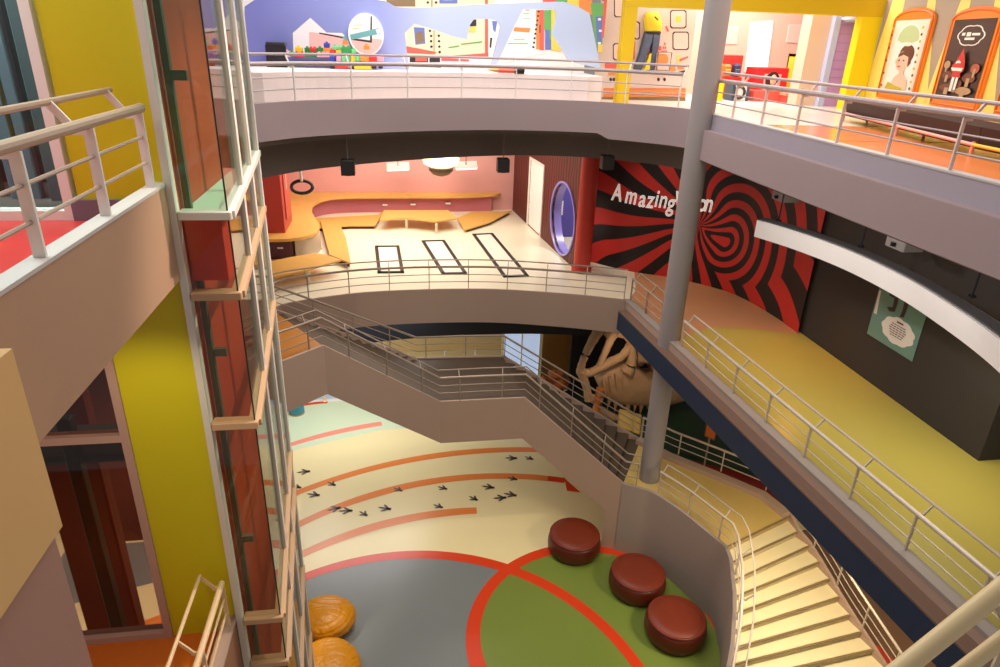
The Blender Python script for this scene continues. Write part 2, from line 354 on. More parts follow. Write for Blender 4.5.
# dark soffit under the bridge
bs = MB().prism([(p[0], p[1] + .25) for p in bridge] + [(12, 19.7), (12, 31), (-9, 31), (-9, 19.7)], 4.98, 5.09)
struct(bs.build('ceiling_lower', M_black, smooth=0), 'black ceiling under the bridge', 'ceiling')
bb = MB().wall(smoothpath([(-2.7, 23.8), (0, 24.5), (3, 24.75), (6, 24.6), (10.2, 23.9)], 4), 2.92, 3.78, .4)
struct(bb.build('trim_beam', M_black), 'curved black beam beneath the bridge', 'beam')
# lit strip lights seen between bridge and beam
sl = thing('strip_light', 'thin strip of coloured lights above the black beam', 'light', (2.2, 26.2, 4.98))
MB().box(-.4, 3.6, 26.26, 26.34, 2.9, 3.9).box(-.2, -.16, 26.28, 26.32, 3.9, 4.99).box(3.4, 3.44, 26.28, 26.32, 3.9, 4.99).build('back_rail', M_black, sl)
for i, (a, b, c) in enumerate([(388, 394, (250, 250, 255)), (395, 402, (255, 214, 190)), (403, 411, (240, 214, 120)), (413, 431, (240, 150, 140)), (433, 446, (238, 170, 150)), (447, 453, (250, 226, 160)), (473, 480, (246, 220, 150)), (483, 510, (240, 214, 170))]):
    p = onY(a, 320, 26.2); q = onY(b, 313, 26.2)
    MB().box(p.x, q.x, 26.15, 26.25, p.z, q.z).build('lamp_panel', mat('strip_glow_%d' % i, c, 0.5, emit=0.9), sl)

# ------------------------------------------------------------------ top floor
far = smoothpath([(-3.9, 15.2), (-3.05, 16.5), (-2.19, 17.48), (-1.05, 18.2), (.2, 18.78), (1.6, 19.25), (2.97, 19.5), (4.4, 19.45), (5.73, 19.13), (6.75, 18.45), (7.5, 17.75), (7.8, 17.0)], 4)
M_f3 = mat('white_top_floor', (240, 226, 214), 0.3)
M_f3o = mat('orange_top_floor', (238, 138, 84), 0.2, var=0.04)
f3 = MB()
f3.prism([(p[0], p[1] + .02) for p in far] + [(17, 17.0), (17, 31), (-9, 31), (-9, 15.2)], 11.6, FT)
f3.use(1).prism([(7.82, 17.0), (7.82, 3), (17, 3), (17, 17.0)], 11.45, FT - .003)
f3.use(1).poly([(7.85, 17.0, FT + .002), (9.3, 16.5, FT + .002), (13.6, 16.8, FT + .002), (13.6, 14, FT + .002), (7.85, 14, FT + .002)])
struct(f3.build('floor_top', [M_f3, M_f3o], smooth=0), 'top floor, white by the exhibition and orange by the bench', 'floor')
fa = MB()
fa.wall([p[:2] for p in far], [11.56 if p[0] < 5.9 else 11.42 for p in far], Z3, .16)
struct(fa.build('trim_top_far', M_fascia), 'curved mauve edge of the far top balcony', 'balcony edge')
fb = MB(); fb.use(0).box(7.8, 7.98, 3, 16.95, 12.0, Z3 - .03); fb.use(1).box(7.79, 7.99, 3, 16.96, Z3 - .03, Z3); fb.use(2).box(7.6, 7.85, 3, 16.9, 11.3, 12.02)
struct(fb.build('trim_top_right', [mat('lilac_paint', (164, 156, 168), 0.7), M_curb, M_fascia]), 'straight two step mauve edge of the right top balcony', 'balcony edge')
# soffits under the top floor
so = MB()
so.prism([(p[0], p[1] + .3) for p in far] + [(18, 17.1), (18, 33), (-9, 33), (-9, 15.5)], 11.42, 11.55)
so.prism([(7.7, 3), (18, 3), (18, 17.1), (7.7, 17.1)], 11.25, 11.4)
struct(so.build('ceiling', M_dark, smooth=0), 'dark ceiling above the middle floor', 'ceiling')
db = MB().wall([(p[0] * 1.06, p[1] + 1.55) for p in far if p[0] > -4 and p[1] > 15.6], [10.45 + .18 * min(1, max(0, (p[0] + 4) / 8)) for p in far if p[0] > -4 and p[1] > 15.6], 11.42, .3)
struct(db.build('trim_ceiling_beam', M_dark), 'dark curved beam over the middle room', 'beam')

# left top balcony and the near corner, its warm light painted in as beige
lf = MB(); lf.use(0).box(-9, -2.42, 3.3, 7.62, 11.36, 12.0); lf.use(1).box(-2.54, -2.4, 3.3, 7.62, 12.0, 12.37); lf.use(2).box(-2.55, -2.39, 3.3, 7.62, 12.37, 12.4); lf.use(3).box(-2.44, -2.4, 3.3, 7.62, 11.33, 12.0); lf.use(3).box(-2.41, -2.398, 3.3, 7.62, 12.0, 12.37)
M_redfloor = mat('red_vinyl_floor', (206, 62, 60), 0.3, var=0.05, scale=1.5)
struct(lf.build('floor_left_top', [M_redfloor, M_fascia_tan, M_curb, mat('brown_tan_paint', (178, 140, 114), .75)], smooth=0), 'left top balcony with red floor and tan edge', 'balcony')
nb = MB(); nb.use(0).box(-6, -1.9, -2, 3.34, 11.32, 12.42); nb.use(1).box(-2.4, -1.95, -2, 3.33, ZG, 11.32)
M_beige = mat('warm_lit_beige', (206, 166, 114), 0.7)  # warm light on this edge is put into the base colour
struct(nb.build('wall_left_near', [M_beige, mat('rosy_paint', (160, 122, 112), .75)]), 'beige edge above a mauve wall at the left foreground', 'wall')
# left middle balcony
l2 = MB(); l2.use(0).box(-9, -2.46, 3.4, 7.62, 5.15, 5.98); l2.use(1).box(-2.56, -2.42, 3.4, 7.62, 5.1, 6.25); l2.use(2).box(-2.6, -2.41, 3.4, 7.62, 6.22, 6.26)
struct(l2.build('floor_left_middle', [mat('orange_floor', (214, 112, 34), 0.35, var=0.05), mat('brown_edge', (150, 104, 78), 0.7), M_fascia_tan], smooth=0), 'left middle balcony with orange floor', 'balcony')

# yellow wall and the glazing beside it
yw = MB().box(-3.3, -2.4, 7.62, 7.8, ZG, 16.6)
struct(yw.build('wall_left', M_yellow), 'tall mustard yellow wall beside the glass lift', 'wall')
bl = MB().box(-3.36, -2.62, 7.56, 7.62, 12.0, 12.22)
struct(bl.build('baseboard_left', mat('purple_grey_skirting', (120, 108, 124), 0.6)), 'purple grey skirting at the foot of the yellow wall', 'skirting')
def window(name, label, x0, x1, z0, z1, fr, gm, th, cross=(), mull=()):
    t = thing(name, label, 'window', ((x0 + x1) / 2, 7.7, z0), kind='structure')
    m = MB(); m.box(x1 - th, x1, 7.58, 7.76, z0, z1); m.box(x0, x0 + th, 7.58, 7.76, z0, z1); m.box(x0 + th, x1 - th, 7.58, 7.76, z0, z0 + th); m.box(x0 + th, x1 - th, 7.58, 7.76, z1 - th, z1)
    for c in cross: m.box(x0 + th, x1 - th, 7.59, 7.75, c - .05, c + .05)
    for c in mull: m.box(c - .04, c + .04, 7.59, 7.75, z0 + th, z1 - th)
    m.build('window_frame', fr, t); MB().box(x0 + th, x1 - th, 7.66, 7.672, z0 + th, z1 - th).build('pane', gm, t)
    return t
window('window_1', 'upper left glazed screen in a white frame', -8.6, -3.34, 12.0, 16.6, M_white, G_clear, .1)
window('window_2', 'lower left smoked glass screen in a pale frame', -8.6, -3.3, 5.98, 10.9, mat('mauve_frame', (186, 150, 138), 0.5), G_dark, .1, cross=(9.28,))
# dark lobby behind the upper glazing
iw = MB()
iw.use(0).box(-9, -3.36, 9.6, 9.7, 11.9, 16.6); 
struct(iw.build('wall_lobby', mat('dark_lobby', (54, 52, 58), 0.6)), 'dark lobby wall behind the upper left glass', 'wall')
MB_f = MB().box(-9, -3.36, 7.7, 9.7, 11.8, 12.0)
struct(MB_f.build('floor_lobby', mat('grey_lobby_floor', (96, 84, 84), 0.5)), 'grey lobby floor behind the upper left glass', 'floor')
for i, (x0, x1, c, l) in enumerate([(-3.62, -3.42, (150, 190, 180), 'narrow pale green panel next to the white window frame'), (-3.98, -3.74, (92, 98, 112), 'slate grey panel behind the upper left glass, second from the frame'),
                                    (-4.45, -4.12, (112, 118, 140), 'blue grey panel behind the upper left glass, third from the frame'), (-4.9, -4.6, (66, 92, 66), 'dull green panel behind the upper left glass, at the photo edge'), (-5.6, -5.05, (100, 106, 130), 'wide blue grey panel furthest left behind the upper glass')]):
    t = tag(MB().rbox(x0, x1, 8.4 + .1 * i, 8.52 + .1 * i, 12.0, 16.2, .015).build('screen_panel', mat('screen_panel_%d' % i, c, 0.5)), l, 'panel', 'panels behind the upper left glass')
plt = thing('leafy_plant', 'green leafy plant behind the upper left glass', 'plant', (-4.0, 8.2, 14.2))
lv = MB()
for i in range(60):
    a = random.uniform(0, 2 * PI); b = random.uniform(-.4, 1.2); c = Vector((-4.05 + random.uniform(-.3, .25), 8.15, 14.6 + random.uniform(-.5, .9)))
    d = Vector((math.cos(a) * math.cos(b), .25 * math.sin(a), math.sin(b))) * .22; s_ = d.cross(Vector((0, 1, .3))).normalized() * .05
    lv.add([c, c + d * .5 + s_, c + d, c + d * .5 - s_], [(0, 1, 2, 3)])
lv.build('foliage', mat('leaf_green', (58, 112, 48), 0.5), plt); MB().tube([(-4.05, 8.2, 12.0), (-4.08, 8.2, 13.6), (-4.05, 8.2, 15.3)], .025, 6).build('stem', mat('stem_brown', (84, 70, 46), .7), plt)
# lift hall behind the lower glazing
lw = MB()
lw.box(-9.6, -4.7, 18.5, 18.7, ZG, 11.3)
struct(lw.build('wall_hall', mat('dark_red_hall', (92, 26, 18), 0.5, var=.1)), 'dark red hall wall behind the lower glass', 'wall')
hp = tag(MB().rbox(-5.9, -5.0, 10.2, 10.5, ZG, 9.2, .03).build('wall_panel', mat('rust_panel', (150, 48, 26), 0.5)), 'rust red panel standing behind the lower smoked glass', 'panel')
for i, (x, y, l) in enumerate([(-4.55, 8.7, 'black steel post right of the rust red panel behind glass'), (-6.5, 9.6, 'black steel post left of the rust red panel behind glass')]):
    t = thing('steel_post', l, 'post', (x, y, ZG), 'black posts behind the lower glass')
    MB().rbox(x - .09, x + .09, y - .09, y + .09, ZG, 9.0, .02).build('shaft', mat('black_steel', (30, 26, 24), 0.4), t); MB().box(x - .16, x + .16, y - .16, y + .16, ZG, ZG + .03).build('base_plate', MATS['black_steel'], t)
t = thing('lift_beam', 'grey steel beam crossing behind the lower smoked glass', 'beam', (-5.5, 9.2, 8.2))
MB().box(-8.5, -3.5, 9.1, 9.13, 8.1, 8.5).build('web', mat('grey_steel', (100, 92, 84), 0.5), t); MB().box(-8.5, -3.5, 8.98, 9.26, 8.5, 8.54).box(-8.5, -3.5, 8.98, 9.26, 8.06, 8.1).build('flange', MATS['grey_steel'], t)

# ------------------------------------------------------------------ glass lift shaft
el = thing('lift_shaft', 'tall glass lift shaft with pale frames and terracotta wall', 'lift shaft', (-2.0, 9.5, ZG))
MB().box(-2.44, -2.37, 7.83, 11.5, ZG, 17).build('back_wall', M_red, el)
MB().box(-2.41, -2.33, 7.55, 7.68, ZG, 17).build('corner_post', M_frame, el)
ex = lambda y: -1.79 - .105 * (y - 7.6)
TZ = [12.05, 11.12, 9.41, 6.17, 5.3, 3.2, 1.2]
tops = [17] + TZ + [ZG]
for z in TZ:
    MB().rbox(-2.32, ex(7.6) + .02, 7.54, 7.72, z - .045, z + .045, .01).build('transom', M_frame if z > 12 else M_transom, el)
    m = MB()
    for a, b in ((7.62, 9.05), (9.05, 10.5), (10.5, 11.9)):
        m.hexa([(ex(a) - .1, a, z - .04), (ex(a) + .05, a, z - .04), (ex(b) + .05, b, z - .04), (ex(b) - .1, b, z - .04)], [(ex(a) - .1, a, z + .04), (ex(a) + .05, a, z + .04), (ex(b) + .05, b, z + .04), (ex(b) - .1, b, z + .04)])
    m.build('side_transom', M_frame if z > 12 else M_transom, el)
for y in (9.05, 10.5, 11.9):
    m = MB(); m.box(ex(y) - .09, ex(y) + .02, y - .05, y + .05, ZG, 17); m.build('mullion', M_frame, el)
for i in range(len(tops) - 1):
    z1, z0 = tops[i], tops[i + 1]
    MB().box(-2.3, ex(7.6) - .03, 7.6, 7.612, z0 + .04, z1 - .04).build('front_pane', G_clear if z0 > 11.9 else G_tint, el)
    MB().hexa([(ex(7.62) - .035, 7.62, z0 + .04), (ex(7.62) - .02, 7.62, z0 + .04), (ex(11.9) - .02, 11.9, z0 + .04), (ex(11.9) - .035, 11.9, z0 + .04)],
              [(ex(7.62) - .035, 7.62, z1 - .04), (ex(7.62) - .02, 7.62, z1 - .04), (ex(11.9) - .02, 11.9, z1 - .04), (ex(11.9) - .035, 11.9, z1 - .04)]).build('side_pane', G_clear, el)
MB().box(ex(7.6) - .034, ex(7.6) - .018, 7.598, 7.614, ZG, 17).build('corner_bead', mat('black_gasket', (30, 34, 32), .5), el)
MB().box(-2.32, -1.93, 7.74, 8.3, 11.25, 11.98).build('slab_end', M_redbox, el)
MB().prism([(-2.36, 7.75), (ex(7.75) - .12, 7.75), (ex(11.5) - .06, 11.5), (-2.36, 11.5)], 11.99, 12.02).build('ledge', mat('mint_ledge', (196, 222, 204), .4), el)
gr = MB().box(-2.34, -2.27, 7.9, 7.98, 3.4, 17).build('guide_rail', mat('green_grey_steel', (96, 100, 86), .5), el)
for z in (4.4, 7.3, 10.2, 13.4): MB().box(-2.34, -2.12, 7.91, 7.97, z, z + .1).build('bracket', MATS['green_grey_steel'], gr)
# ------------------------------------------------------------------ big column
cx, cy, cr = 7.63, 16.62, .305
t = thing('column', 'tall round grey column rising through all floors', 'column', (cx, cy, ZG), kind='structure')
MB().lathe((cx, cy, 0), [(cr, ZG), (cr, 17)], 40).build('shaft', M_col, t)
MB().lathe((cx, cy, 0), [(cr + .03, ZG), (cr + .03, ZG + .1), (cr, ZG + .14)], 40).build('base', M_col, t)

# ------------------------------------------------------------------ staircase
st = thing('staircase', 'mauve staircase descending from the bridge in three flights', 'staircase', (4, 18, ZG))
M_step = mat('dark_step', (92, 76, 62), 0.6); M_riser = mat('tan_riser', (150, 120, 92), 0.6)
M_cstep = mat('cream_step', (240, 226, 184), 0.45, var=.03, scale=2); M_nose = mat('brown_nosing', (146, 122, 84), 0.5)
M_land = mat('yellow_landing', (216, 186, 112), 0.35, var=.03)
ZA, ZB = 3.8, 1.4
A1, A2, A1f, A2f = [Vector(q) * (10.1 / 10.5) for q in ((1.2, 18.53), (3.92, 18.55), (.59, 21.69), (3.68, 21.61))]
B0, Bf = Vector((6.74, 16.45)), Vector((8.1, 18.75))
T1, Tf = Vector(TL1), Vector(TLf)
def steps(a0, b0, a1, b1, za, zb, n, ms, mn, name='step', nose=True):
    a0, b0, a1, b1 = [Vector(q) for q in (a0, b0, a1, b1)]
    for i in range(n):
        f0, f1 = i / n, (i + 1) / n; z = za - (za - zb) * (i + 1) / n
        p, q, r, s = a0.lerp(a1, f0), b0.lerp(b1, f0), b0.lerp(b1, f1), a0.lerp(a1, f1)
        m = MB(); m.use(0).prism([p, s, r, q], z - .3, z)
        if nose: m.use(1).prism([s.lerp(p, .12), s, r, r.lerp(q, .12)], z - .04, z + .006)
        m.build(name, [ms, mn], st, smooth=0)
# landing at the top
MB().prism([TL1, TLf, (-5.6, 18.4), (-5.6, 13.6), TL0], 5.0, Z2).build('top_landing', M_ocre, st, smooth=0)
steps(T1, Tf, A1, A1f, Z2, ZA, 14, M_step, M_step, nose=False)
MB().prism([A1, A2, A2f, A1f], ZA - .3, ZA).build('landing', M_step, st, smooth=0)
steps(A2, A2f, B0, Bf, ZA, ZB, 12, M_step, M_step, nose=False)
# inner stringer wall seen from the hall
D = 1.42
m = MB()
for (p, zp), (q, zq) in (((Vector(TL0) - Vector((1.4, 1.35)), Z2), (Vector(TL0), Z2)), ((Vector(TL0), Z2), (T1, Z2)), ((T1, Z2), (A1, ZA)), ((A1, ZA), (A2, ZA)), ((A2, ZA), (B0, ZB))):
    d = (q - p).normalized(); nn = Vector((d.y, -d.x)) * .07
    p2, q2 = p + nn, q + nn
    m.hexa([(p.x, p.y, zp - D), (q.x, q.y, zq - D), (q2.x, q2.y, zq - D), (p2.x, p2.y, zp - D)], [(p.x, p.y, zp + .05), (q.x, q.y, zq + .05), (q2.x, q2.y, zq + .05), (p2.x, p2.y, zp + .05)])
pp_, pn_ = A2.lerp(B0, .86), (B0 - A2).normalized(); pn_ = Vector((pn_.y, -pn_.x)) * .068; zf = ZA + (ZB - ZA) * .86 - D + .02
m.hexa([(pp_.x, pp_.y, ZG), (B0.x, B0.y, ZG), (B0.x + pn_.x, B0.y + pn_.y, ZG), (pp_.x + pn_.x, pp_.y + pn_.y, ZG)], [(pp_.x, pp_.y, zf), (B0.x, B0.y, ZB - D + .02), (B0.x + pn_.x, B0.y + pn_.y, ZB - D + .02), (pp_.x + pn_.x, pp_.y + pn_.y, zf)])
m.build('stringer', M_fascia_tan, st)
m = MB()   # underside of flights
for a, b, c, d, z0, z1 in ((T1, Tf, A1f, A1, Z2, ZA), (A1, A1f, A2f, A2, ZA, ZA), (A2, A2f, Bf, B0, ZA, ZB)):
    m.hexa([(a.x, a.y, z0 - D), (b.x, b.y, z0 - D), (c.x, c.y, z1 - D), (d.x, d.y, z1 - D)], [(a.x, a.y, z0 - D + .1), (b.x, b.y, z0 - D + .1), (c.x, c.y, z1 - D + .1), (d.x, d.y, z1 - D + .1)])
m.build('soffit', M_fascia_tan, st, smooth=0)
m = MB()   # far stringer
for p, zp, q, zq in ((Tf, Z2, A1f, ZA), (A1f, ZA, A2f, ZA), (A2f, ZA, Bf, ZB)):
    d = (q - p).normalized(); nn = Vector((-d.y, d.x)) * .1
    m.hexa([(p.x, p.y, zp - .7), (q.x, q.y, zq - .7), (q.x + nn.x, q.y + nn.y, zq - .7), (p.x + nn.x, p.y + nn.y, zp - .7)], [(p.x, p.y, zp + .04), (q.x, q.y, zq + .04), (q.x + nn.x, q.y + nn.y, zq + .04), (p.x + nn.x, p.y + nn.y, zp + .04)])
m.build('far_stringer', M_fascia_tan, st)
# lower landing and the curved flight
Bl = [(6.74, 16.45), (7.19, 16.17), (7.56, 15.88), (8.09, 14.92), (8.48, 13.92), (8.73, 13.4)]
Br = [(11.15, 14.42), (10.9, 15.4), (9.92, 16.5), (8.8, 17.7), (8.1, 18.75)]
MB().prism(Bl + Br, ZB - .3, ZB).build('landing', M_land, st, smooth=0)
NS = 14; RH = (ZB - ZG) / NS
pxs = [((728, 546), (788, 516)), ((732, 562), (797, 532)), ((734, 580), (809, 546)), ((736, 596), (819, 562)), ((736, 613), (829, 579)), ((735, 630), (839, 597)), ((734, 648), (850, 615)), ((731, 665), (861, 632))]
SL, SR = [], []
for i, (a, b) in enumerate(pxs):
    SL.append(onZ(a[0], a[1], ZB - RH * i)); SR.append(onZ(b[0], b[1], ZB - RH * i))
for k in range(NS + 1 - len(pxs)):
    SL.append(SL[-1] + (SL[-1] - SL[-2])); SR.append(SR[-1] + (SR[-1] - SR[-2]))
SL[0] = Vector((8.73, 13.4, ZB)); SR[0] = Vector((11.15, 14.42, ZB))
for i in range(NS):
    a, b, c, d = SL[i], SR[i], SR[i + 1], SL[i + 1]; z = ZB - RH * (i + 1)
    if i == NS - 1: z = ZG + .001
    m = MB(); m.use(0).prism([(d.x, d.y), (c.x, c.y), (b.x, b.y), (a.x, a.y)], ZG if i > 4 else z - .4, z)
    m.use(0).prism([(a.x, a.y), (b.x, b.y), (b.x, b.y + .03), (a.x, a.y + .03)], z, z + RH)
    e, f = a.lerp(d, -.04), b.lerp(c, -.04); g, h = a.lerp(d, .08), b.lerp(c, .08)
    m.use(1).prism([(e.x, e.y), (g.x, g.y), (h.x, h.y), (f.x, f.y)], z + RH - .02, z + RH + .006)
    m.build('step', [M_cstep, M_nose], st, smooth=0)
# wall below the landing and the curved flight, down to the hall floor
inner = smoothpath(Bl[:-1] + [(8.7, 13.35)], 3); inner = inner + [(q.x, q.y) for q in SL[1:]]
zt = [ZB + .05] * (len(inner) - NS) + [ZB - RH * i + .12 for i in range(1, NS + 1)]
MB().wall(inner, ZG, zt, -.1).build('inner_wall', mat('grey_mauve_paint', (166, 150, 142), .75, var=.03), st)
outer = [(q.x, q.y) for q in SR]
MB().wall(outer, [ZB - RH * i - .35 for i in range(NS)] + [ZG], [ZB - RH * i + .1 for i in range(NS + 1)], .08).build('outer_stringer', M_fascia_tan, st)
MB().wall(Br, ZB - .6, ZB + .16, .28).build('kerb', M_fascia_tan, st)

# ------------------------------------------------------------------ railings
RM = (M_metal, M_metal, M_metal); RL = (M_metal_l, M_metal_l, M_metal_l); RW = (M_metal, M_metal, M_postw)
v3 = lambda L, z: [(p[0], p[1], z) for p in L]
ins = lambda L, dx, dy, z: [(p[0] + dx, p[1] + dy, z) for p in L]
rail('far top balcony railing in front of the blue exhibition wall', [(p[0], p[1] + .08, Z3) for p in far if p[1] > 16.0 and p[0] < 7.6], 1, (mat('mauve_rail_metal', (176, 160, 160), .4, .2), MATS['mauve_rail_metal'], M_postw), spacing=1.5, rm=.05, H=.83, up=.2, bars=(.53, .27))
rail('right top balcony railing in front of the framed posters', [(7.88, 16.85, Z3), (7.88, 14, Z3), (7.88, 10, Z3), (7.88, 6, Z3)], 1, (MATS['mauve_rail_metal'], MATS['mauve_rail_metal'], mat('pink_white_post', (232, 214, 206), .4)), spacing=1.35, rm=.05)
rail('middle bridge railing below the pink room', [(p[0], p[1] + .05, Z2) for p in bridge], 1, RM, spacing=1.3)
rail('long railing on the right walkway beside the olive floor', [(WX(y) + .14, y, Z2) for y in (19.6, 17.2)] , 1, RM, spacing=1.1)
rail('long pale railing running down the right walkway from the column', [(WX(y) + .14, y, Z2) for y in (16.0, 13, 10, 7, 5)], 1, RL, spacing=1.35, rm=.044)
rail('left top balcony railing with white posts by the yellow wall', [(-2.47, 3.6, Z3), (-2.47, 5.5, Z3), (-2.47, 7.46, Z3)], 1, (mat('taupe_handrail', (176, 150, 132), .4), MATS['taupe_handrail'], M_postw), spacing=1.15, rm=.045, post_at=(.2, 1.35, 2.55, 3.75), pw=.042)
rail('left middle balcony railing low beside the yellow wall', [(-2.48, 4.2, 6.26), (-2.48, 6, 6.26), (-2.48, 7.45, 6.26)], 1, (mat('cream_rail_metal', (226, 196, 156), .4), MATS['cream_rail_metal'], MATS['cream_rail_metal']), spacing=1.2, rm=.04)
# staircase railings
n3 = lambda v, z: (v.x, v.y, z)
inn = lambda a, b, k: a.lerp(b, k)
rail('near railing of the stairs, from bridge landing to the column', [(TL0[0] - 1.2, TL0[1] - 1.15, Z2 + .05), (TL0[0], TL0[1], Z2 + .05), n3(T1, Z2 + .05), n3(A1, ZA + .05), n3((A1 + A2) / 2 + Vector((0, .02)), ZA + .05), n3(A2, ZA + .05), n3(B0, ZB + .05), (7.1, 16.25, ZB + .05)], 1, RM, spacing=1.25, name='stair_rail', group='staircase railings', up=.13)
rail('far railing of the upper stairs, under the bridge', [n3(Tf, Z2 + .04), n3(A1f, ZA + .04), n3((A1f + A2f) / 2 + Vector((0, .06)), ZA + .04), n3(A2f, ZA + .04), n3(Bf, ZB + .1)], -1, RM, spacing=1.3, name='stair_rail', group='staircase railings', upper=False)
rail('far railing of the yellow landing beside the skull', [(8.1, 18.75, ZB + .16), (8.85, 17.75, ZB + .16), (9.97, 16.55, ZB + .16), (10.95, 15.45, ZB + .16)], -1, RL, spacing=1.35, name='stair_rail', group='staircase railings', upper=False)
crv = smoothpath([(7.62, 15.82, ZB + .05), (8.09, 14.92, ZB + .05), (8.48, 13.92, ZB + .05), (8.7, 13.35, ZB + .05)], 3) + [(q.x + .02, q.y, ZB - RH * i + .12) for i, q in enumerate(SL)][1:-1]
rail('pale inner railing curving down the cream steps', crv, 1, RL, spacing=1.15, name='stair_rail', group='staircase railings')
rail('pale outer railing of the cream steps under the navy girder', [(q.x + .03, q.y, ZB - RH * i + .1) for i, q in enumerate(SR)][:-2], -1, RL, spacing=1.2, name='stair_rail', group='staircase railings', upper=False)
# near railing at the bottom right corner, on the walkway the photographer stands on
t = thing('guard_rail', 'thick cream handrails crossing the bottom right corner', 'railing', (1.3, .95, 11.8), 'guard rails')
def ext(a, b, d, k0, k1):
    p, q = CAM + ray(*a) * d, CAM + ray(*b) * d; p2, q2 = p.lerp(q, k0), p.lerp(q, k1); return [p2, q2]
M_nr = mat('cream_handrail', (240, 212, 164), .35)
MB().tube(ext((904, 667), (1000, 590), 1.55, -.6, 2.2), .022, 16).build('handrail', M_nr, t)
MB().tube(ext((966, 667), (1000, 641), 1.55, -1.2, 4.0), .017, 16).build('lower_handrail', M_nr, t)
p, q = [CAM + ray(*a) * 1.56 for a in ((996, 600), (1012, 634))]
MB().tube([p, q, q + Vector((0, 0, -.5))], .012, 8).build('post', M_metal_l, t)
# ================================================================== middle floor rooms
BW = 32.3   # pink back wall
m = MB(); m.box(-8, 5.75, BW, BW + .2, Z2, 11.4); m.box(-5.2, -5.0, 22.5, BW, Z2, 11.4)
struct(m.build('wall_back', M_pink), 'pink back wall of the middle room', 'wall')

# striped side wall with a door opening and an oval opening: frame along (5.72,32.2) -> (6.45,23.2)
q0 = Vector((5.72, 32.2, 0)); q1 = Vector((6.47, 23.1, 0)); wu = (q1 - q0).normalized(); wn = wu.cross(Vector((0, 0, 1)))   # wn points to the corridor (+/-)
def onW(x, y): return onP(x, y, q0, wn)
def uvW(p): d = p - q0; return (d.dot(wu), p.z)
def stripe_mat(name, dark, red, f):
    m = bpy.data.materials.new(name); m.use_nodes = True; nt = m.node_tree; b = nt.nodes['Principled BSDF']; b.inputs['Roughness'].default_value = .55
    tc = nt.nodes.new('ShaderNodeTexCoord'); w = nt.nodes.new('ShaderNodeTexWave'); w.inputs['Scale'].default_value = f; w.inputs['Distortion'].default_value = 5; w.inputs['Detail'].default_value = 1; w.bands_direction = 'Y'
    r = nt.nodes.new('ShaderNodeValToRGB'); r.color_ramp.elements[0].position = .42; r.color_ramp.elements[0].color = lin(dark); r.color_ramp.elements[1].position = .58; r.color_ramp.elements[1].color = lin(red)
    nt.links.new(tc.outputs['Object'], w.inputs['Vector']); nt.links.new(w.outputs['Fac'], r.inputs[0]); nt.links.new(r.outputs[0], b.inputs['Base Color']); return m
L = (q1 - q0).length
d0 = uvW(onW(529, 231)); d1 = uvW(onW(543, 229))
dl, dr = 2.85, 4.8
ce = uvW(onW(564, 222)); cu_, ch_ = 7.75, 8.02
EU, EZ, EA, EB = 7.62, 7.72, 1.4, 1.33
ell_pts = [(EU + EA * math.cos(2 * PI * i / 40), EZ + EB * math.sin(2 * PI * i / 40)) for i in range(40)]
door_pts = [(dl, Z2 + .02), (dr, Z2 + .02), (dr, 9.15), (dl, 9.15)]
ws = sheet([(0, Z2), (L, Z2), (L, 11.4), (0, 11.4)], [door_pts, ell_pts], (q0, wu, Vector((0, 0, 1))), .1, 'wall_stripes', stripe_mat('maroon_stripes', (52, 16, 14), (112, 38, 30), 1.1))
struct(ws, 'maroon striped side wall with a white door and oval opening', 'wall')
W3 = lambda u, z, n=0: q0 + wu * u + Vector((0, 0, z)) + wn * n
dd = thing('door_1', 'white door standing in the maroon striped wall', 'door', W3(3.8, Z2), kind='structure')
m = MB()
for (a, b, c, e) in ((dl - .12, dl, Z2, 9.27), (dr, dr + .12, Z2, 9.27), (dl, dr, 9.15, 9.27)):
    m.hexa([W3(a, c, -.09), W3(b, c, -.09), W3(b, c, .09), W3(a, c, .09)], [W3(a, e, -.09), W3(b, e, -.09), W3(b, e, .09), W3(a, e, .09)])
m.build('door_frame', M_white, dd)
MB().hexa([W3(dl, Z2, -.02), W3(dr, Z2, -.02), W3(dr, Z2, .02), W3(dl, Z2, .02)], [W3(dl, 9.15, -.02), W3(dr, 9.15, -.02), W3(dr, 9.15, .02), W3(dl, 9.15, .02)]).build('leaf', mat('bright_white_paint', (250, 250, 250), .4), dd)
hd = W3(dl + .12, 7.4, -.07 if True else .07); MB().obox(hd, wu, Vector((0, 0, 1)), wn, .07, .015, .02).obox(W3(dl + .12, 7.4, .07), wu, Vector((0, 0, 1)), wn, .07, .015, .02).build('handle', M_frame, dd)
# oval opening lining and the violet room behind
ov = thing('oval_portal', 'oval violet lined opening in the striped wall', 'portal', W3(7.72, Z2))
m = MB(); n = 40; vs = []
SG = 1 if wn.x > 0 else -1
for i in range(n):
    a = 2 * PI * i / n
    for rr, off in ((1.0, -.1), (1.06, -.1), (1.06, .35), (1.0, .35)): vs.append(W3(EU + EA * rr * math.cos(a), EZ + EB * rr * math.sin(a), off * SG))
m.add(vs, [(4 * i + k, 4 * i + (k + 1) % 4, 4 * ((i + 1) % n) + (k + 1) % 4, 4 * ((i + 1) % n) + k) for i in range(n) for k in range(4)])
m.build('lining', mat('violet_gloss', (150, 140, 220), .25), ov)
m = MB(); m.hexa([W3(4.9, Z2, .1 * SG), W3(5.0, Z2, .1 * SG), W3(5.0, Z2, 3.2 * SG), W3(4.9, Z2, 3.2 * SG)], [W3(4.9, 11.3, .1 * SG), W3(5.0, 11.3, .1 * SG), W3(5.0, 11.3, 3.2 * SG), W3(4.9, 11.3, 3.2 * SG)])
struct(m.build('wall_violet', mat('violet_paint', (92, 84, 176), .5)), 'violet wall behind the oval opening', 'wall')
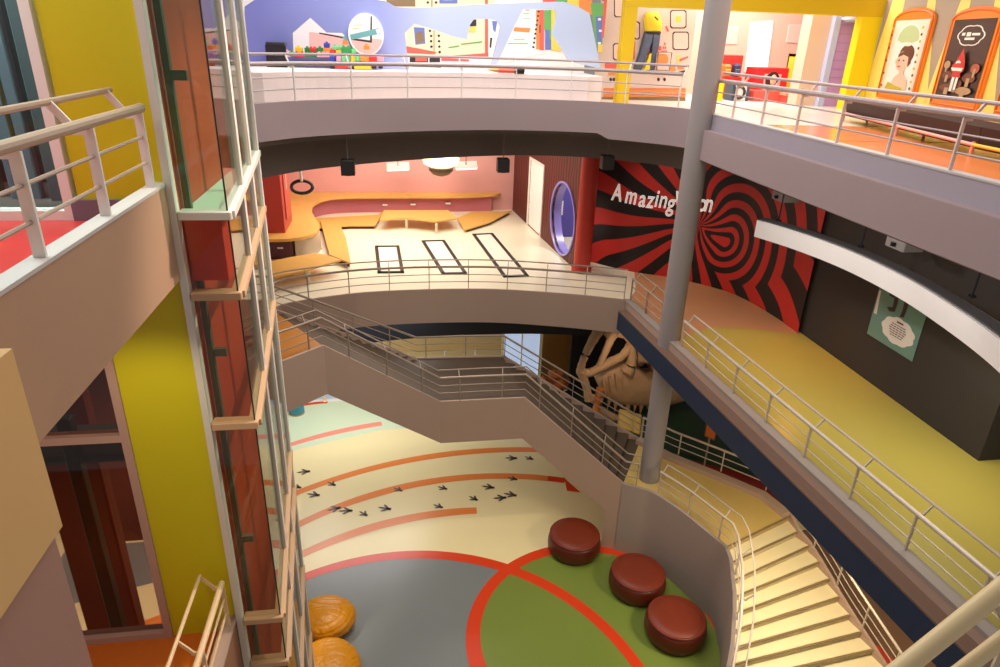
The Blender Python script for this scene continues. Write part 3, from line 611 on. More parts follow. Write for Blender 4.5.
t = thing('wall_switch', 'small white panel on the violet wall inside the oval', 'panel', onP(560, 208, W3(5.02, 0), wu))
SWP = onP(560, 208, W3(5.02, 0), wu)
MB().obox(SWP, wn, Vector((0, 0, 1)), wu, .13, .3, .02).build('plate', M_white, t)
MB().obox(SWP + wu * .025, wn, Vector((0, 0, 1)), wu, .08, .2, .01).build('face', mat('cool_white', (240, 244, 255), .3), t)
# red column
t = thing('red_column', 'round red column beside the oval opening', 'column', (6.64, 22.7, Z2), kind='structure')
MB().lathe((6.64, 22.7, 0), [(.31, Z2), (.31, 10.9)], 32).build('shaft', mat('red_column_paint', (188, 52, 38), .45), t)
MB().lathe((6.64, 22.7, 0), [(.37, Z2), (.37, Z2 + .14), (.32, Z2 + .16)], 32).build('base', mat('red_column_paint', (188, 52, 38), .45), t)

# ---- swirl wall: uv unwrapped curved sheet, red and black spiral
sp = smoothpath(swirl_base, 10)
SL_ = [0.0]
for i in range(1, len(sp)): SL_.append(SL_[-1] + math.dist(sp[i][:2], sp[i - 1][:2]))
def swirl_at(s):
    s = min(max(s, 0), SL_[-1] - 1e-4); i = max(j for j in range(len(sp) - 1) if SL_[j] <= s); f = (s - SL_[i]) / (SL_[i + 1] - SL_[i])
    a, b = Vector(sp[i][:2]), Vector(sp[i + 1][:2]); d = (b - a).normalized(); return a.lerp(b, f), d
def swirl_hit(x, y):   # s, z where a photo point meets the curved wall
    best = None
    for k in range(400):
        s = SL_[-1] * k / 400; p, d = swirl_at(s); r = ray(x, y); tt = math.hypot(p.x, p.y) / math.hypot(r.x, r.y); q = CAM + r * tt
        e = abs(math.atan2(q.x, q.y) - math.atan2(p.x, p.y))
        if best is None or e < best[0]: best = (e, s, q.z)
    return best[1], best[2]
S0 = swirl_hit(699, 226); _f = swirl_hit(726, 243); _g = swirl_hit(640, 296); FV = (_f[0] - S0[0], _f[1] - S0[1]); GV = (_g[0] - S0[0], _g[1] - S0[1])
mb_ = bpy.data.meshes.new('wall_swirl'); vs = []; uv = []
NZ = 2
for i, p in enumerate(sp):
    d = swirl_at(SL_[i])[1]; nn = Vector((-d.y, d.x))
    for z_ in (Z2, 10.75): vs.append((p[0], p[1], z_)); uv.append((SL_[i] - S0[0], z_ - S0[1]))
fs = [(2 * i, 2 * i + 1, 2 * i + 3, 2 * i + 2) for i in range(len(sp) - 1)]
nb_ = len(vs)
for i, p in enumerate(sp):
    d = swirl_at(SL_[i])[1]; nn = Vector((-d.y, d.x)) * .12
    for z_ in (Z2, 10.75): vs.append((p[0] + nn.x, p[1] + nn.y, z_)); uv.append((SL_[i] - S0[0], z_ - S0[1]))
fs += [(nb_ + 2 * i + 2, nb_ + 2 * i + 3, nb_ + 2 * i + 1, nb_ + 2 * i) for i in range(len(sp) - 1)]
fs += [(2 * i + 1, nb_ + 2 * i + 1, nb_ + 2 * i + 3, 2 * i + 3) for i in range(len(sp) - 1)]
mb_.from_pydata(vs, [], fs); ul = mb_.uv_layers.new(name='wall')
for l in mb_.loops: ul.data[l.index].uv = uv[l.vertex_index]
mb_.polygons.foreach_set('use_smooth', [True] * len(mb_.polygons)); mb_.set_sharp_from_angle(angle=.7)
def swirl_mat():
    m = bpy.data.materials.new('red_black_swirl'); m.use_nodes = True; nt = m.node_tree; b = nt.nodes['Principled BSDF']; b.inputs['Roughness'].default_value = .45
    N = nt.nodes.new; K_ = nt.links.new
    def M(op, a, b_=None, c=None):
        n = N('ShaderNodeMath'); n.operation = op
        for i, v in enumerate((a, b_, c)):
            if v is None: continue
            if isinstance(v, (int, float)): n.inputs[i].default_value = v
            else: K_(v, n.inputs[i])
        return n.outputs[0]
    u = N('ShaderNodeUVMap'); u.uv_map = 'wall'; s = N('ShaderNodeSeparateXYZ'); K_(u.outputs[0], s.inputs[0]); x, y = s.outputs[0], s.outputs[1]
    # two families of drop shaped loops share the pinch point at the uv origin
    r = M('SQRT', M('ADD', M('ADD', M('MULTIPLY', x, x), M('MULTIPLY', y, y)), .0006))
    th = M('ARCTAN2', y, x); rho = M('LOGARITHM', r, 2.71828)
    def fam(f, cc, wig):
        phi = math.atan2(f[1], f[0]); rh0 = math.log(math.hypot(*f))
        wr = N('ShaderNodeMath'); wr.operation = 'WRAP'; K_(M('SUBTRACT', M('SUBTRACT', th, phi), M('MULTIPLY', M('SINE', M('MULTIPLY', rho, 1.6)), wig)), wr.inputs[0]); wr.inputs[1].default_value = PI; wr.inputs[2].default_value = -PI
        dr = M('SUBTRACT', rho, rh0); q = M('ADD', M('MULTIPLY', M('MAXIMUM', dr, 0.0), cc), M('MULTIPLY', M('MINIMUM', dr, 0.0), .22))
        return M('SQRT', M('ADD', M('MULTIPLY', wr.outputs[0], wr.outputs[0]), M('MULTIPLY', q, q)))
    h = M('MINIMUM', fam(FV, 1.5, .12), fam(GV, 1.25, .1))
    ph = M('MULTIPLY', h, 19.0)
    w = M('SINE', ph)
    rm = N('ShaderNodeValToRGB'); e = rm.color_ramp.elements; e[0].position = .46; e[0].color = lin((20, 10, 10)); e[1].position = .54; e[1].color = lin((200, 44, 36))
    K_(M('ADD', M('MULTIPLY', w, .5), .5), rm.inputs[0]); K_(rm.outputs[0], b.inputs['Base Color']); return m
mb_.materials.append(swirl_mat()); so_ = bpy.data.objects.new('wall_swirl', mb_); C.objects.link(so_)
struct(so_, 'curved wall of red and black swirling bands', 'wall')
# lettering
sg = thing('wall_lettering', 'white raised words Amazing Vision on the swirl wall', 'sign', (8.4, 22.4, 9.0))
chars = [('A', 617, 193), ('m', 631, 196), ('a', 642, 199), ('z', 650, 200), ('i', 656.5, 199), ('n', 663, 200), ('g', 671, 203), ('V', 678.5, 201), ('i', 686.5, 202), ('s', 691, 202.5), ('i', 696, 203), ('o', 702, 203.5), ('n', 709, 204)]
M_let = mat('glowing_white_letter', (255, 252, 246), .4, emit=.25)  # slight emission added to brighten the letters
for ch, x, y in chars:
    s_, z_ = swirl_hit(x, y); p, d = swirl_at(s_); nn = Vector((d.y, -d.x)) * .03
    base = swirl_hit(x, y + 7.5)[1]
    text_mesh(ch, 'letter', .86, (Vector((p.x + nn.x, p.y + nn.y, base)), Vector((d.x, d.y, 0)) * .68, Vector((0, 0, 1))), .05, M_let, sg, shear=.15, offset=.012)
m = MB().wall([(x, y) for x, y, *_ in sp if x < 10], 10.75, 10.95, .3)
struct(m.build('trim_violet', mat('violet_band', (78, 66, 150), .5)), 'violet band above the swirl wall', 'trim')

# ---- black wall on the right, poster, hanging white bulkhead
m = MB(); m.box(11.75, 17, 10.05, 16.9, Z2, 11.3)
struct(m.build('wall_right', mat('charcoal_wall', (52, 46, 45), .7, var=.04)), 'charcoal wall on the right of the middle floor', 'wall')
po = thing('wall_poster', 'teal poster with a white speech cloud on the charcoal wall', 'poster', (11.74, 13.2, 8.1))
PX = 11.74
def pq(L, k): return [onX(x, y, PX - .004 * k) for x, y in L]
zx = lambda x, y: (840 + x / 6.067, 260 + y / 6.067)
MB().slab([(PX, 14.05, 7.38), (PX, 12.42, 7.38), (PX, 12.42, 9.2), (PX, 14.05, 9.2)], (-.012, 0, 0)).build('sheet', mat('teal_print', (104, 144, 136), .4, var=.12, scale=1.5), po)
PX = 11.725
def cloud(m, cx_, cz_, w, h, k, n=48, lob=9):
    L = []
    for i in range(n):
        a = 2 * PI * i / n; r = 1 + .1 * abs(math.sin(a * lob / 2)); L.append((PX - .004 * k, cx_ - w * r * math.cos(a), cz_ + h * r * math.sin(a)))
    m.slab(L, (-.003, 0, 0))
m = MB(); c0 = onX(*zx(350, 435), PX); m.use(0); cloud(m, c0.y, c0.z, .52, .3, 0)
c1 = onX(*zx(512, 300), PX); cloud(m, 12.62, 8.75, .17, .13, 0); m.slab(pq([zx(238, 185), zx(250, 185), zx(222, 330), zx(205, 320)], 0), (-.003, 0, 0))
m.use(1)
for i in range(6):
    w = .3 - .03 * abs(i - 2); z_ = c0.z + .13 - .055 * i
    for j in range(5): m.slab([(PX - .01, c0.y + w - j * w * .4 - .0, z_), (PX - .01, c0.y + w - j * w * .4 - w * .32, z_), (PX - .01, c0.y + w - j * w * .4 - w * .32, z_ + .02), (PX - .01, c0.y + w - j * w * .4, z_ + .02)], (-.002, 0, 0))
m.slab([(PX - .01, c0.y + .1, c0.z + .2), (PX - .01, c0.y - .12, c0.z + .2), (PX - .01, c0.y - .12, c0.z + .24), (PX - .01, c0.y + .1, c0.z + .24)], (-.002, 0, 0))
m.use(2)
for pts in ([(335, 215), (357, 225), (345, 275), (330, 315), (300, 312), (285, 285), (320, 285)], [(392, 250), (420, 262), (405, 300), (385, 350), (362, 345), (380, 305)], [(300, 200), (335, 215), (330, 232), (300, 215)]):
    m.slab(pq([zx(*q) for q in pts], 1), (-.002, 0, 0))
m.build('print', [mat('poster_white', (232, 224, 220), .5), mat('poster_ink', (90, 60, 70), .5), mat('poster_dark', (44, 32, 38), .5)], po, smooth=0)
# hanging bulkhead
hb = thing('hanging_bulkhead', 'long curved white bulkhead hung on rods over the right walkway', 'bulkhead', (9.9, 12, 9.37))
arc = smoothpath([(9.34, 16.1), (9.79, 14.81), (10.07, 13.27), (10.06, 11.53), (9.8, 9.93), (9.41, 8.43), (8.8, 6.9)], 6)
MB().wall([p[:2] for p in arc], 9.36, 9.8, .42).build('band', [mat('pale_grey_paint', (248, 246, 246), .6)], hb)
MB().wall([(p[0] + .06, p[1]) for p in arc], 9.79, 9.83, .3).build('top_panel', mat('dark_grey_top', (92, 90, 92), .6), hb)
for x, y in ((775, 221), (857, 247), (967, 297)):
    p = onZ(x, y, 9.83); MB().tube([(p.x + .1, p.y, 9.8), (p.x + .1, p.y, 11.3)], .02, 8).lathe((p.x + .1, p.y, 9.83), [(.07, 0), (.07, .03)], 12).build('rod', M_black, hb)
# ceiling projectors near the charcoal wall
for (x, y, l) in ((905, 243, 'grey box projector hanging before the charcoal wall, over the poster'), (786, 196, 'grey box projector hanging before the swirl wall, behind the bulkhead')):
    p = onX(x, y, 10.9 if x > 850 else 10.6); t = thing('projector', l, 'projector', p, 'ceiling projectors')
    MB().rbox(p.x - .25, p.x + .25, p.y - .3, p.y + .3, p.z - .12, p.z + .12, .03).build('body', mat('projector_grey', (150, 142, 140), .5), t)
    MB().tube([(p.x, p.y, p.z + .12), (p.x, p.y, 11.25)], .025, 8).build('pole', M_black, t); MB().lathe((p.x - .27, p.y, p.z - .02), [(.06, -.04), (.06, .04)], 12).build('lens', mat('lens_black', (16, 16, 18), .15), t)

# ---- pink room furniture
ct = thing('wall_counter', 'honey wood counter sweeping round the pink room walls', 'counter', (-4, 28, Z2))
inner_c = smoothpath([(-4.95, 24.33), (-4.3, 24.28), (-3.75, 24.35), (-3.2, 24.75), (-2.93, 25.43), (-2.95, 26.3), (-3.22, 27.46), (-3.46, 28.59), (-3.5, 29.9), (-3.1, 30.9), (-2.4, 31.3), (-1.15, 31.42), (1, 31.46), (2.97, 31.52), (4.6, 31.85), (4.98, 32.1), (5.05, 32.29)], 5)
MB().prism([p[:2] for p in inner_c] + [(-4.95, 32.29)], 6.99, 7.1).build('counter_top', M_wood, ct, smooth=0)
lowp = [(-3.7, 25.3), (-3.4, 25.6), (-3.3, 25.9), (-3.45, 27.2), (-3.8, 28.7), (-3.9, 30.2), (-3.3, 31.3), (-2.3, 31.75), (0, 31.85), (4.6, 32.0)]
pp = smoothpath(lowp, 5)
MB().wall([p[:2] for p in pp], Z2, 6.99, .12).build('pedestal', mat('dusty_pink', (196, 112, 122), .55), ct)
for x, y in ((385, 204.5), (413, 204), (448, 203)):
    p = onY(x, y, 31.84); MB().rbox(p.x - .12, p.x + .12, 31.72, 31.86, p.z - .035, p.z + .035, .01).build('handle', M_white, ct)
# red cupboard standing on the counter end
rc = thing('tall_cupboard', 'tall dusty red cupboard standing on the counter end', 'cupboard', (-4.4, 25.6, 7.1))
MB().rbox(-4.92, -4.05, 25.1, 27.0, 7.1, 10.35, .02).build('body', mat('dusty_red', (186, 70, 62), .5), rc)
MB().rbox(-4.04, -4.0, 25.5, 26.6, 7.5, 10.1, .01).build('door_panel', mat('dusty_red_door', (196, 84, 72), .5), rc)
MB().tube([(-3.97, 25.55, 8.6), (-3.94, 25.55, 8.65), (-3.94, 25.55, 9.3), (-3.97, 25.55, 9.35)], .02, 8).build('handle', M_frame, rc)
dr_ = thing('drawer_unit', 'dark plum drawer unit under the counter end', 'drawers', (-4.3, 24.8, Z2))
MB().rbox(-4.9, -3.78, 24.62, 25.2, Z2, 6.97, .02).build('body', mat('plum_laminate', (92, 40, 46), .5), dr_)
dw = MB().rbox(-4.85, -3.85, 24.58, 24.63, 6.35, 6.9, .01).build('drawer', mat('plum_front', (80, 34, 42), .5), dr_)
MB().rbox(-4.3, -4.1, 24.54, 24.59, 6.66, 6.72, .01).build('handle', M_frame, dw)
cp = thing('curved_screen', 'pale curved screen panel under the counter edge', 'panel', (-3.2, 24.9, Z2))
MB().wall(smoothpath([(-3.7, 24.75), (-3.3, 24.85), (-3.0, 25.3), (-2.92, 25.9)], 5), Z2, 6.97, -.03).build('panel', mat('pale_putty', (206, 186, 164), .5), cp)
m = MB()
for p in ((-3.68, 24.72), (-2.9, 25.86)): m.box(p[0] - .05, p[0] + .05, p[1] - .04, p[1] + .04, Z2, Z2 + .06)
m.build('foot', M_frame, cp)

def bench(label, top, z_, legs, th=.07, closed=None):
    t = thing('wooden_bench', label, 'bench', (top[0][0], top[0][1], Z2), 'honey wood benches in the pink room')
    n_ = len(top); cx_ = sum(p[0] for p in top) / n_; cy_ = sum(p[1] for p in top) / n_
    zz = z_ if isinstance(z_, list) else [z_] * n_
    MB().prism(top, [q - th for q in zz], zz).build('seat', M_wood, t, smooth=0)
    zb = min(zz) - th
    if closed: MB().prism([(cx_ + (p[0] - cx_) * .9, cy_ + (p[1] - cy_) * .9) for p in top], Z2, [q - th for q in zz]).build('plinth', mat('dark_umber', (84, 52, 34), .6), t, smooth=0)
    for x, y in legs: MB().rbox(x - .05, x + .05, y - .05, y + .05, Z2, zb, .01).build('leg', mat('pale_leg', (222, 206, 180), .4), t)
    return t
g2 = lambda L, z_: [tuple(onZ(x, y, z_))[:2] for x, y in L]
zc = lambda a, b: (250 + a / 6.667, 220 + b / 6.667); zd = lambda a, b: (360 + a / 5.556, 130 + b / 5.556)
bench('curved wooden bench nearest the glass lift, dark beneath', g2([zc(60, 290), zc(270, 247), zc(430, 220), zc(510, 232), zc(610, 265), zc(500, 295), zc(370, 335), zc(60, 395)], 6.75), 6.75, [tuple(onZ(*zc(385, 360), 6.6))[:2], tuple(onZ(*zc(150, 380), 6.6))[:2]], .06)
bench('broad wooden platform bench along the room\'s left side, flat and low', g2([zc(470, 5), zc(600, 0), zc(612, 60), zc(640, 120), zc(672, 285), zc(610, 262), zc(530, 228)], 6.5), 6.5, [], .06, True)
bench('low wooden board bench left of the raised trapezoid bench', g2([zd(-250, 490), zd(100, 470), zd(135, 448), zd(85, 530), zd(-60, 530), zd(-255, 545)], 6.42), 6.42, [], .05, True)
bench('raised trapezoid wooden bench on two pale legs', g2([zd(135, 445), zd(490, 445), zd(540, 490), zd(420, 508), zd(250, 487), zd(110, 500)], 6.75), 6.75, [tuple(onZ(*zd(258, 505), 6.6))[:2], tuple(onZ(*zd(424, 530), 6.6))[:2]], .06)
bench('triangular wooden platform tapering towards the maroon wall', g2([zd(540, 488), zd(620, 455), zd(800, 452), zd(845, 447), zd(720, 512), zd(580, 555)], 6.4), 6.4, [], .05, True)

# black framed floor panels
M_pan = mat('floor_panel_white', (250, 246, 232), .2); M_pfr = mat('panel_frame_black', (34, 28, 24), .5)
for l, Q in (('shortest black framed floor panel, nearest the glass lift', [(-.79, 26.05), (.04, 26.05), (.17, 22.85), (-.63, 22.85)]), ('middle one of three black framed floor panels', [(1.07, 26.75), (1.9, 26.8), (2.37, 22.62), (1.6, 22.6)]), ('longest black framed floor panel, nearest the maroon wall', [(3.26, 27.7), (4.04, 27.8), (4.53, 22.22), (3.73, 22.18)])):
    t = thing('floor_panel', l, 'floor panel', (Q[0][0], Q[0][1], Z2), 'black framed floor panels')
    MB().prism(Q[::-1], Z2, Z2 + .02).build('glass_top', M_pan, t, smooth=0)
    m = MB()
    for i in range(4):
        a, b = Vector(Q[i]), Vector(Q[(i + 1) % 4]); d = (b - a).normalized(); n_ = Vector((-d.y, d.x)) * .06; a2, b2 = a - d * .06, b + d * .06
        m.prism([a2 - n_, b2 - n_, b2 + n_, a2 + n_], Z2, Z2 + .05)
    m.build('frame', M_pfr, t, smooth=0)

# ---- lights hanging in front of / inside the room
def cubespot(x, y, l):
    p = onY(x, y, 18.6 if x < 400 else 20.3 if x < 550 else 19.7); t = thing('cube_spotlight', l, 'spotlight', p, 'black cube spotlights on rods'); s = .18
    MB().rbox(p.x - s, p.x + s, p.y - s, p.y + s, p.z - .2, p.z + .2, .02).build('housing', mat('spot_black', (34, 30, 30), .5), t)
    MB().tube([(p.x, p.y, p.z + .2), (p.x, p.y, 11.42)], .016, 6).build('rod', mat('rod_grey', (110, 104, 100), .5), t)
    MB().lathe((p.x, p.y, p.z - .215), [(.14, 0), (.14, .02)], 16).build('lens', mat('spot_lens', (60, 58, 60), .2), t)
cubespot(348, 167, 'black cube spotlight on a rod, before the pink wall at left')
cubespot(503, 165, 'black cube spotlight on a rod, beside the maroon wall')
cubespot(607, 162, 'black cube spotlight on a rod, above the red column')
p = onY(302, 187, 24.5)
t = thing('loop_lamp', 'black oval loop lamp on a chrome stem by the red cupboard', 'lamp', p)
MB().tube([(p.x + .36 * math.cos(2 * PI * i / 28), p.y + .1 * math.sin(2 * PI * i / 28), p.z + .2 * math.sin(2 * PI * i / 28)) for i in range(28)], .06, 8, True).build('loop', mat('spot_black', (34, 30, 30), .5), t)
MB().tube([(p.x, p.y, p.z + .2), (p.x - .02, p.y, p.z + .95)], .05, 10).build('stem', M_frame, t); MB().rbox(p.x - .3, p.x + .12, p.y - .05, p.y + .05, p.z + .93, p.z + .98, .01).build('arm', M_frame, t)
MB().tube([(p.x - .02, p.y, p.z + .95), (p.x - .02, p.y, 11.42)], .02, 6).build('cord', M_frame, t)
p = onY(441, 171, 27.5)
t = thing('pendant_lamp', 'glowing bowl pendant lamp above the counter', 'lamp', p)
MB().lathe(p, [(.5, .14), (.48, .02), (.34, -.12), (.12, -.2)], 28).build('bowl', mat('lamp_bowl', (84, 60, 44), .4), t)
MB().lathe(p, [(.75, .5), (.7, .3), (.45, .17), (.2, .15)], 28).build('shade', mat('lamp_glow', (255, 238, 196), .5, emit=1.3), t)
MB().tube([p + Vector((0, 0, .5)), Vector((p.x, p.y, 11.42))], .02, 6).build('cord', M_black, t)
for x, y, l in ((398, 166, 'white tilted panel light left of the bowl pendant'), (466, 165, 'white tilted panel light right of the bowl pendant')):
    p = onY(x, y, 30.5); t = thing('panel_light', l, 'light', p, 'white panel lights over the counter')
    MB().obox(p, (1, 0, .05), (0, 1, .4), (0, -.4, 1), .5, .3, .012).build('frame', M_frame, t); MB().obox(p + Vector((0, -.06, -.04)), (1, 0, .05), (0, 1, .4), (0, -.4, 1), .47, .27, .02).build('diffuser', mat('panel_glow', (255, 248, 236), .5, emit=.8), t)
    MB().tube([p, (p.x, p.y, 11.42)], .015, 6).build('rod', M_black, t)
# ================================================================== top floor exhibition
# white plinth
pl = [(p[0] * .97, p[1] + .75) for p in far if 16.2 < p[1] and p[0] < 5.95]
pb = MB().prism(pl + [(6.05, 20.2), (6.05, 23.15), (-5.9, 23.15), (-5.9, 16.9)], FT, 13.02)
tag(pb.build('exhibit_plinth', mat('warm_white_plinth', (255, 240, 236), .5), smooth=0), 'long white curved plinth behind the far top railing', 'plinth')
BY = 20.9
B2 = lambda L: [(lambda p: (p.x, p.z))(onY(x, y, BY)) for x, y in L]
TB = (Vector((0, BY, 0)), Vector((1, 0, 0)), Vector((0, 0, 1)))
e6 = lambda a, b: (250 + a / 6.067, b / 6.067); e5 = lambda a, b: (380 + a / 6.067, b / 6.067); e4 = lambda a, b: (490 + a / 6.067, b / 6.067)
outer = [e6(-40, 430), e6(-30, 40), e6(30, 0), (256, -16), (300, -14), e6(830, 10), e6(880, 40), e5(60, 40), e5(190, 50), e5(400, 40), e5(560, 30), e5(728, 20), e4(60, 25), e4(200, 18), e4(440, 10), e4(520, 35), e4(600, 80), e4(625, 200), e4(665, 400), e4(480, 360), e4(375, 205), e4(395, 130), e4(400, 75), e4(390, 55), e4(200, 55), e4(160, 130), e4(60, 345), e4(20, 400), e5(690, 420), e5(730, 160), e5(710, 125), e5(660, 115), e5(570, 115), e5(545, 150), e5(525, 240), e5(440, 220), e5(300, 170), e5(210, 145), e5(150, 200), e5(165, 330), e5(180, 420), e6(880, 430), e6(800, 300), e6(740, 320), e6(560, 320), e6(440, 330), e6(430, 390), e6(0, 430)]
house = [e6(262, 290), e6(258, 200), e6(366, 106), e6(466, 200), e6(590, 200), e6(615, 290), e6(640, 320), e6(420, 320)]
c0 = onY(*e6(705, 210), BY); rad = abs(onY(*e6(812, 210), BY).x - c0.x)
ring = [(c0.x + rad * math.cos(2 * PI * i / 40), c0.z + rad * 1.12 * math.sin(2 * PI * i / 40)) for i in range(40)]
outer2 = B2([e6(-40, 440), e6(-30, 40), e6(30, 0), (256, -16), (300, -14), e6(830, 10), e6(880, 40), e5(60, 40), e5(190, 50), e5(400, 40), e5(560, 30), e5(728, 20), e4(60, 25), e4(200, 18), e4(440, 10), e4(520, 35), e4(600, 80), e4(625, 200), e4(668, 415), e4(480, 375), e4(375, 205), e4(395, 130), e4(400, 75), e4(390, 55), e4(200, 55), e4(160, 130), e4(60, 345), e4(25, 425), e5(665, 425), e5(730, 160), e5(710, 125), e5(660, 115), e5(570, 115), e5(545, 150), e5(525, 240), e5(440, 220), e5(300, 170), e5(210, 145), e5(150, 200), e5(165, 330), e5(180, 425), e6(500, 435)])
tB = thing('cutout_partition', 'periwinkle blue wavy partition with house and round cutouts', 'partition', (1, BY, 13.02))
M_blue = mat('periwinkle_paint', (136, 142, 206), .55, var=.06, scale=.5)
# colour gradient along the partition: violet at left to pale blue at right
def peri():
    nt = M_blue.node_tree; b = nt.nodes['Principled BSDF']; tc = nt.nodes.new('ShaderNodeTexCoord'); sx = nt.nodes.new('ShaderNodeSeparateXYZ'); mr = nt.nodes.new('ShaderNodeMapRange')
    mr.inputs[1].default_value = -3.5; mr.inputs[2].default_value = 5; r = nt.nodes.new('ShaderNodeValToRGB'); e = r.color_ramp.elements
    e[0].color = lin((122, 126, 196)); e[1].color = lin((190, 204, 232)); k = r.color_ramp.elements.new(.38); k.color = lin((150, 160, 216)); k = r.color_ramp.elements.new(.55); k.color = lin((188, 202, 232))
    nt.links.new(tc.outputs['Object'], sx.inputs[0]); nt.links.new(sx.outputs[0], mr.inputs[0]); nt.links.new(mr.outputs[0], r.inputs[0]); nt.links.new(r.outputs[0], b.inputs['Base Color'])
peri()
sheet([(a_, max(13.025, b_)) for a_, b_ in outer2], [B2([e6(262, 290), e6(258, 200), e6(366, 106), e6(466, 198), e6(560, 200), e6(590, 235), e6(610, 290), e6(630, 318), e6(420, 325), e6(262, 325)]), ring], TB, .12, 'board', M_blue, tB)
m = MB(); n = 40; vs = []
for i in range(n):
    a = 2 * PI * i / n
    for rr, off in ((1.0, -.16), (.93, -.16), (.93, .1), (1.0, .1)): vs.append((c0.x + rad * rr * math.cos(a), BY + off, c0.z + rad * 1.12 * rr * math.sin(a)))
m.add(vs, [(4 * i + k, 4 * i + (k + 1) % 4, 4 * ((i + 1) % n) + (k + 1) % 4, 4 * ((i + 1) % n) + k) for i in range(n) for k in range(4)])
m.build('porthole_ring', mat('white_ring', (248, 244, 250), .4), tB)
# printed notebook mural behind the partition
MY = 23.2
ms = [('mural_pink', (240, 190, 180)), ('paper_cream', (244, 226, 190)), ('print_red', (230, 104, 88)), ('print_black', (52, 46, 46)), ('print_blue', (104, 124, 190)), ('print_green', (104, 176, 100)), ('print_yellow', (244, 210, 90)), ('print_orange', (232, 144, 76)), ('paper_white', (244, 240, 236)), ('print_teal', (110, 176, 176)), ('photo_brown', (140, 116, 84))]
MM = [mat(a, b, .5) for a, b in ms]
mu = MB(); mu.use(8).box(-5.95, 6.3, MY, MY + .1, FT, 15.9); LAY = [0]
def pr(i, L, f):
    LAY[0] += 1; mu.use(i).poly([Vector(onY(*f(*q), MY - .003 - .0006 * LAY[0])) for q in L])
R = lambda x0, y0, x1, y1: [(x0, y0), (x1, y0), (x1, y1), (x0, y1)]
pr(0, [(360, 195), (800, 240), (820, 480), (360, 480)], e6); pr(3, [(420, 205), (600, 240), (740, 260), (740, 90), (732, 90), (728, 245), (600, 230), (420, 197)], e6); pr(8, [(420, 197), (728, 245), (732, 80), (560, 60), (420, 60)], e6)
pr(6, R(630, 150, 680, 155), e6); pr(6, R(625, 170, 660, 175), e6); pr(9, [(560, 222), (780, 170), (800, 185), (790, 205), (575, 250)], e6); pr(8, [(762, 180), (795, 168), (805, 192), (772, 208)], e6); pr(7, [(565, 240), (590, 245), (600, 270), (560, 270)], e6)
pr(1, [(-60, -60), (700, -60), (660, 360), (120, 330), (160, 120)], e5); pr(10, R(40, -30, 215, 40), e5); pr(4, [(205, 165), (270, 168), (275, 265), (215, 272)], e5); pr(10, [(215, 200), (255, 190), (270, 250), (225, 268)], e5)
pr(2, [(150, 278), (345, 316), (330, 330), (150, 322)], e5); pr(2, [(430, 338), (660, 322), (660, 345), (430, 348)], e5); pr(8, R(150, 346, 720, 430), e5); pr(2, [(372, 350), (540, 360), (540, 374), (372, 370)], e5); pr(3, R(180, 346, 292, 378), e5); pr(2, R(215, 346, 285, 372), e5); pr(3, R(300, 346, 365, 378), e5); pr(3, R(185, 404, 370, 420), e5)
for i, (x, y) in enumerate([(303, 187), (310, 218), (310, 250), (312, 283), (357, 217), (358, 250), (360, 283), (362, 316), (290, 15), (340, 15)]): pr(3, [(x + 8 * math.cos(a * PI / 4), y + 8 * math.sin(a * PI / 4)) for a in range(8)], e5)
pr(7, R(325, 185, 331, 320), e5); pr(10, R(312, -20, 318, 42), e5); pr(5, [(415, 285), (480, 275), (480, 283), (415, 292)], e5); pr(5, [(490, 265), (620, 250), (620, 258), (490, 272)], e5); pr(3, [(545, 120), (585, 118), (585, 158), (545, 160)], e5); pr(6, [(538, 165), (582, 162), (580, 195), (535, 195)], e5)
pr(2, R(637, -20, 655, 325), e5); pr(8, R(658, 100, 720, 380), e5); pr(4, [(680, 125), (712, 130), (700, 200), (685, 180)], e5); pr(3, [(668, 230), (682, 228), (675, 290), (664, 290)], e5); pr(4, R(360, -30, 470, 20), e5); pr(8, R(380, -20, 440, 0), e5)
pr(8, [(90, 380), (140, 30), (330, 30), (330, 320)], e4); pr(7, [(150, 165), (245, 170), (240, 198), (140, 190)], e4); pr(7, R(215, 58, 240, 64), e4); pr(5, R(200, 80, 240, 84), e4); pr(5, R(205, 112, 245, 116), e4); pr(2, R(145, 236, 210, 240), e4); pr(2, R(110, 262, 230, 266), e4)
pr(7, R(280, 60, 300, 300), e4); pr(2, R(300, 60, 328, 305), e4); pr(5, R(328, 62, 362, 180), e4); pr(4, R(335, 180, 372, 300), e4); pr(5, R(362, 60, 385, 240), e4); pr(6, [(372, 60), (420, 55), (440, 310), (372, 305)], e4); pr(3, R(300, 150, 306, 200), e4)
for i in range(9): pr(3, [(295 - i * 4 + 7 * math.cos(a * PI / 4), 70 + i * 27 + 7 * math.sin(a * PI / 4)) for a in range(8)], e4)
pr(2, R(320, -20, 400, 12), e4); pr(5, R(400, -20, 470, 14), e4); pr(6, R(470, -20, 540, 40), e4); pr(7, R(540, -20, 620, 90), e4); pr(5, [(610, 20), (690, 20), (680, 320), (650, 320)], e4); pr(4, [(640, 100), (690, 100), (672, 310), (652, 310)], e4); pr(2, [(690, -10), (712, -10), (690, 230), (678, 230)], e4); pr(6, [(655, 270), (682, 270), (682, 318), (655, 318)], e4)
for a, b in ((655, 110), (660, 180), (655, 255)): pr(8, R(a, b, a + 18, b + 14), e4)
mm_ = mu.build('notebook_mural', MM, smooth=0); tag(mm_, 'printed mural of open notebooks behind the blue partition', 'mural')
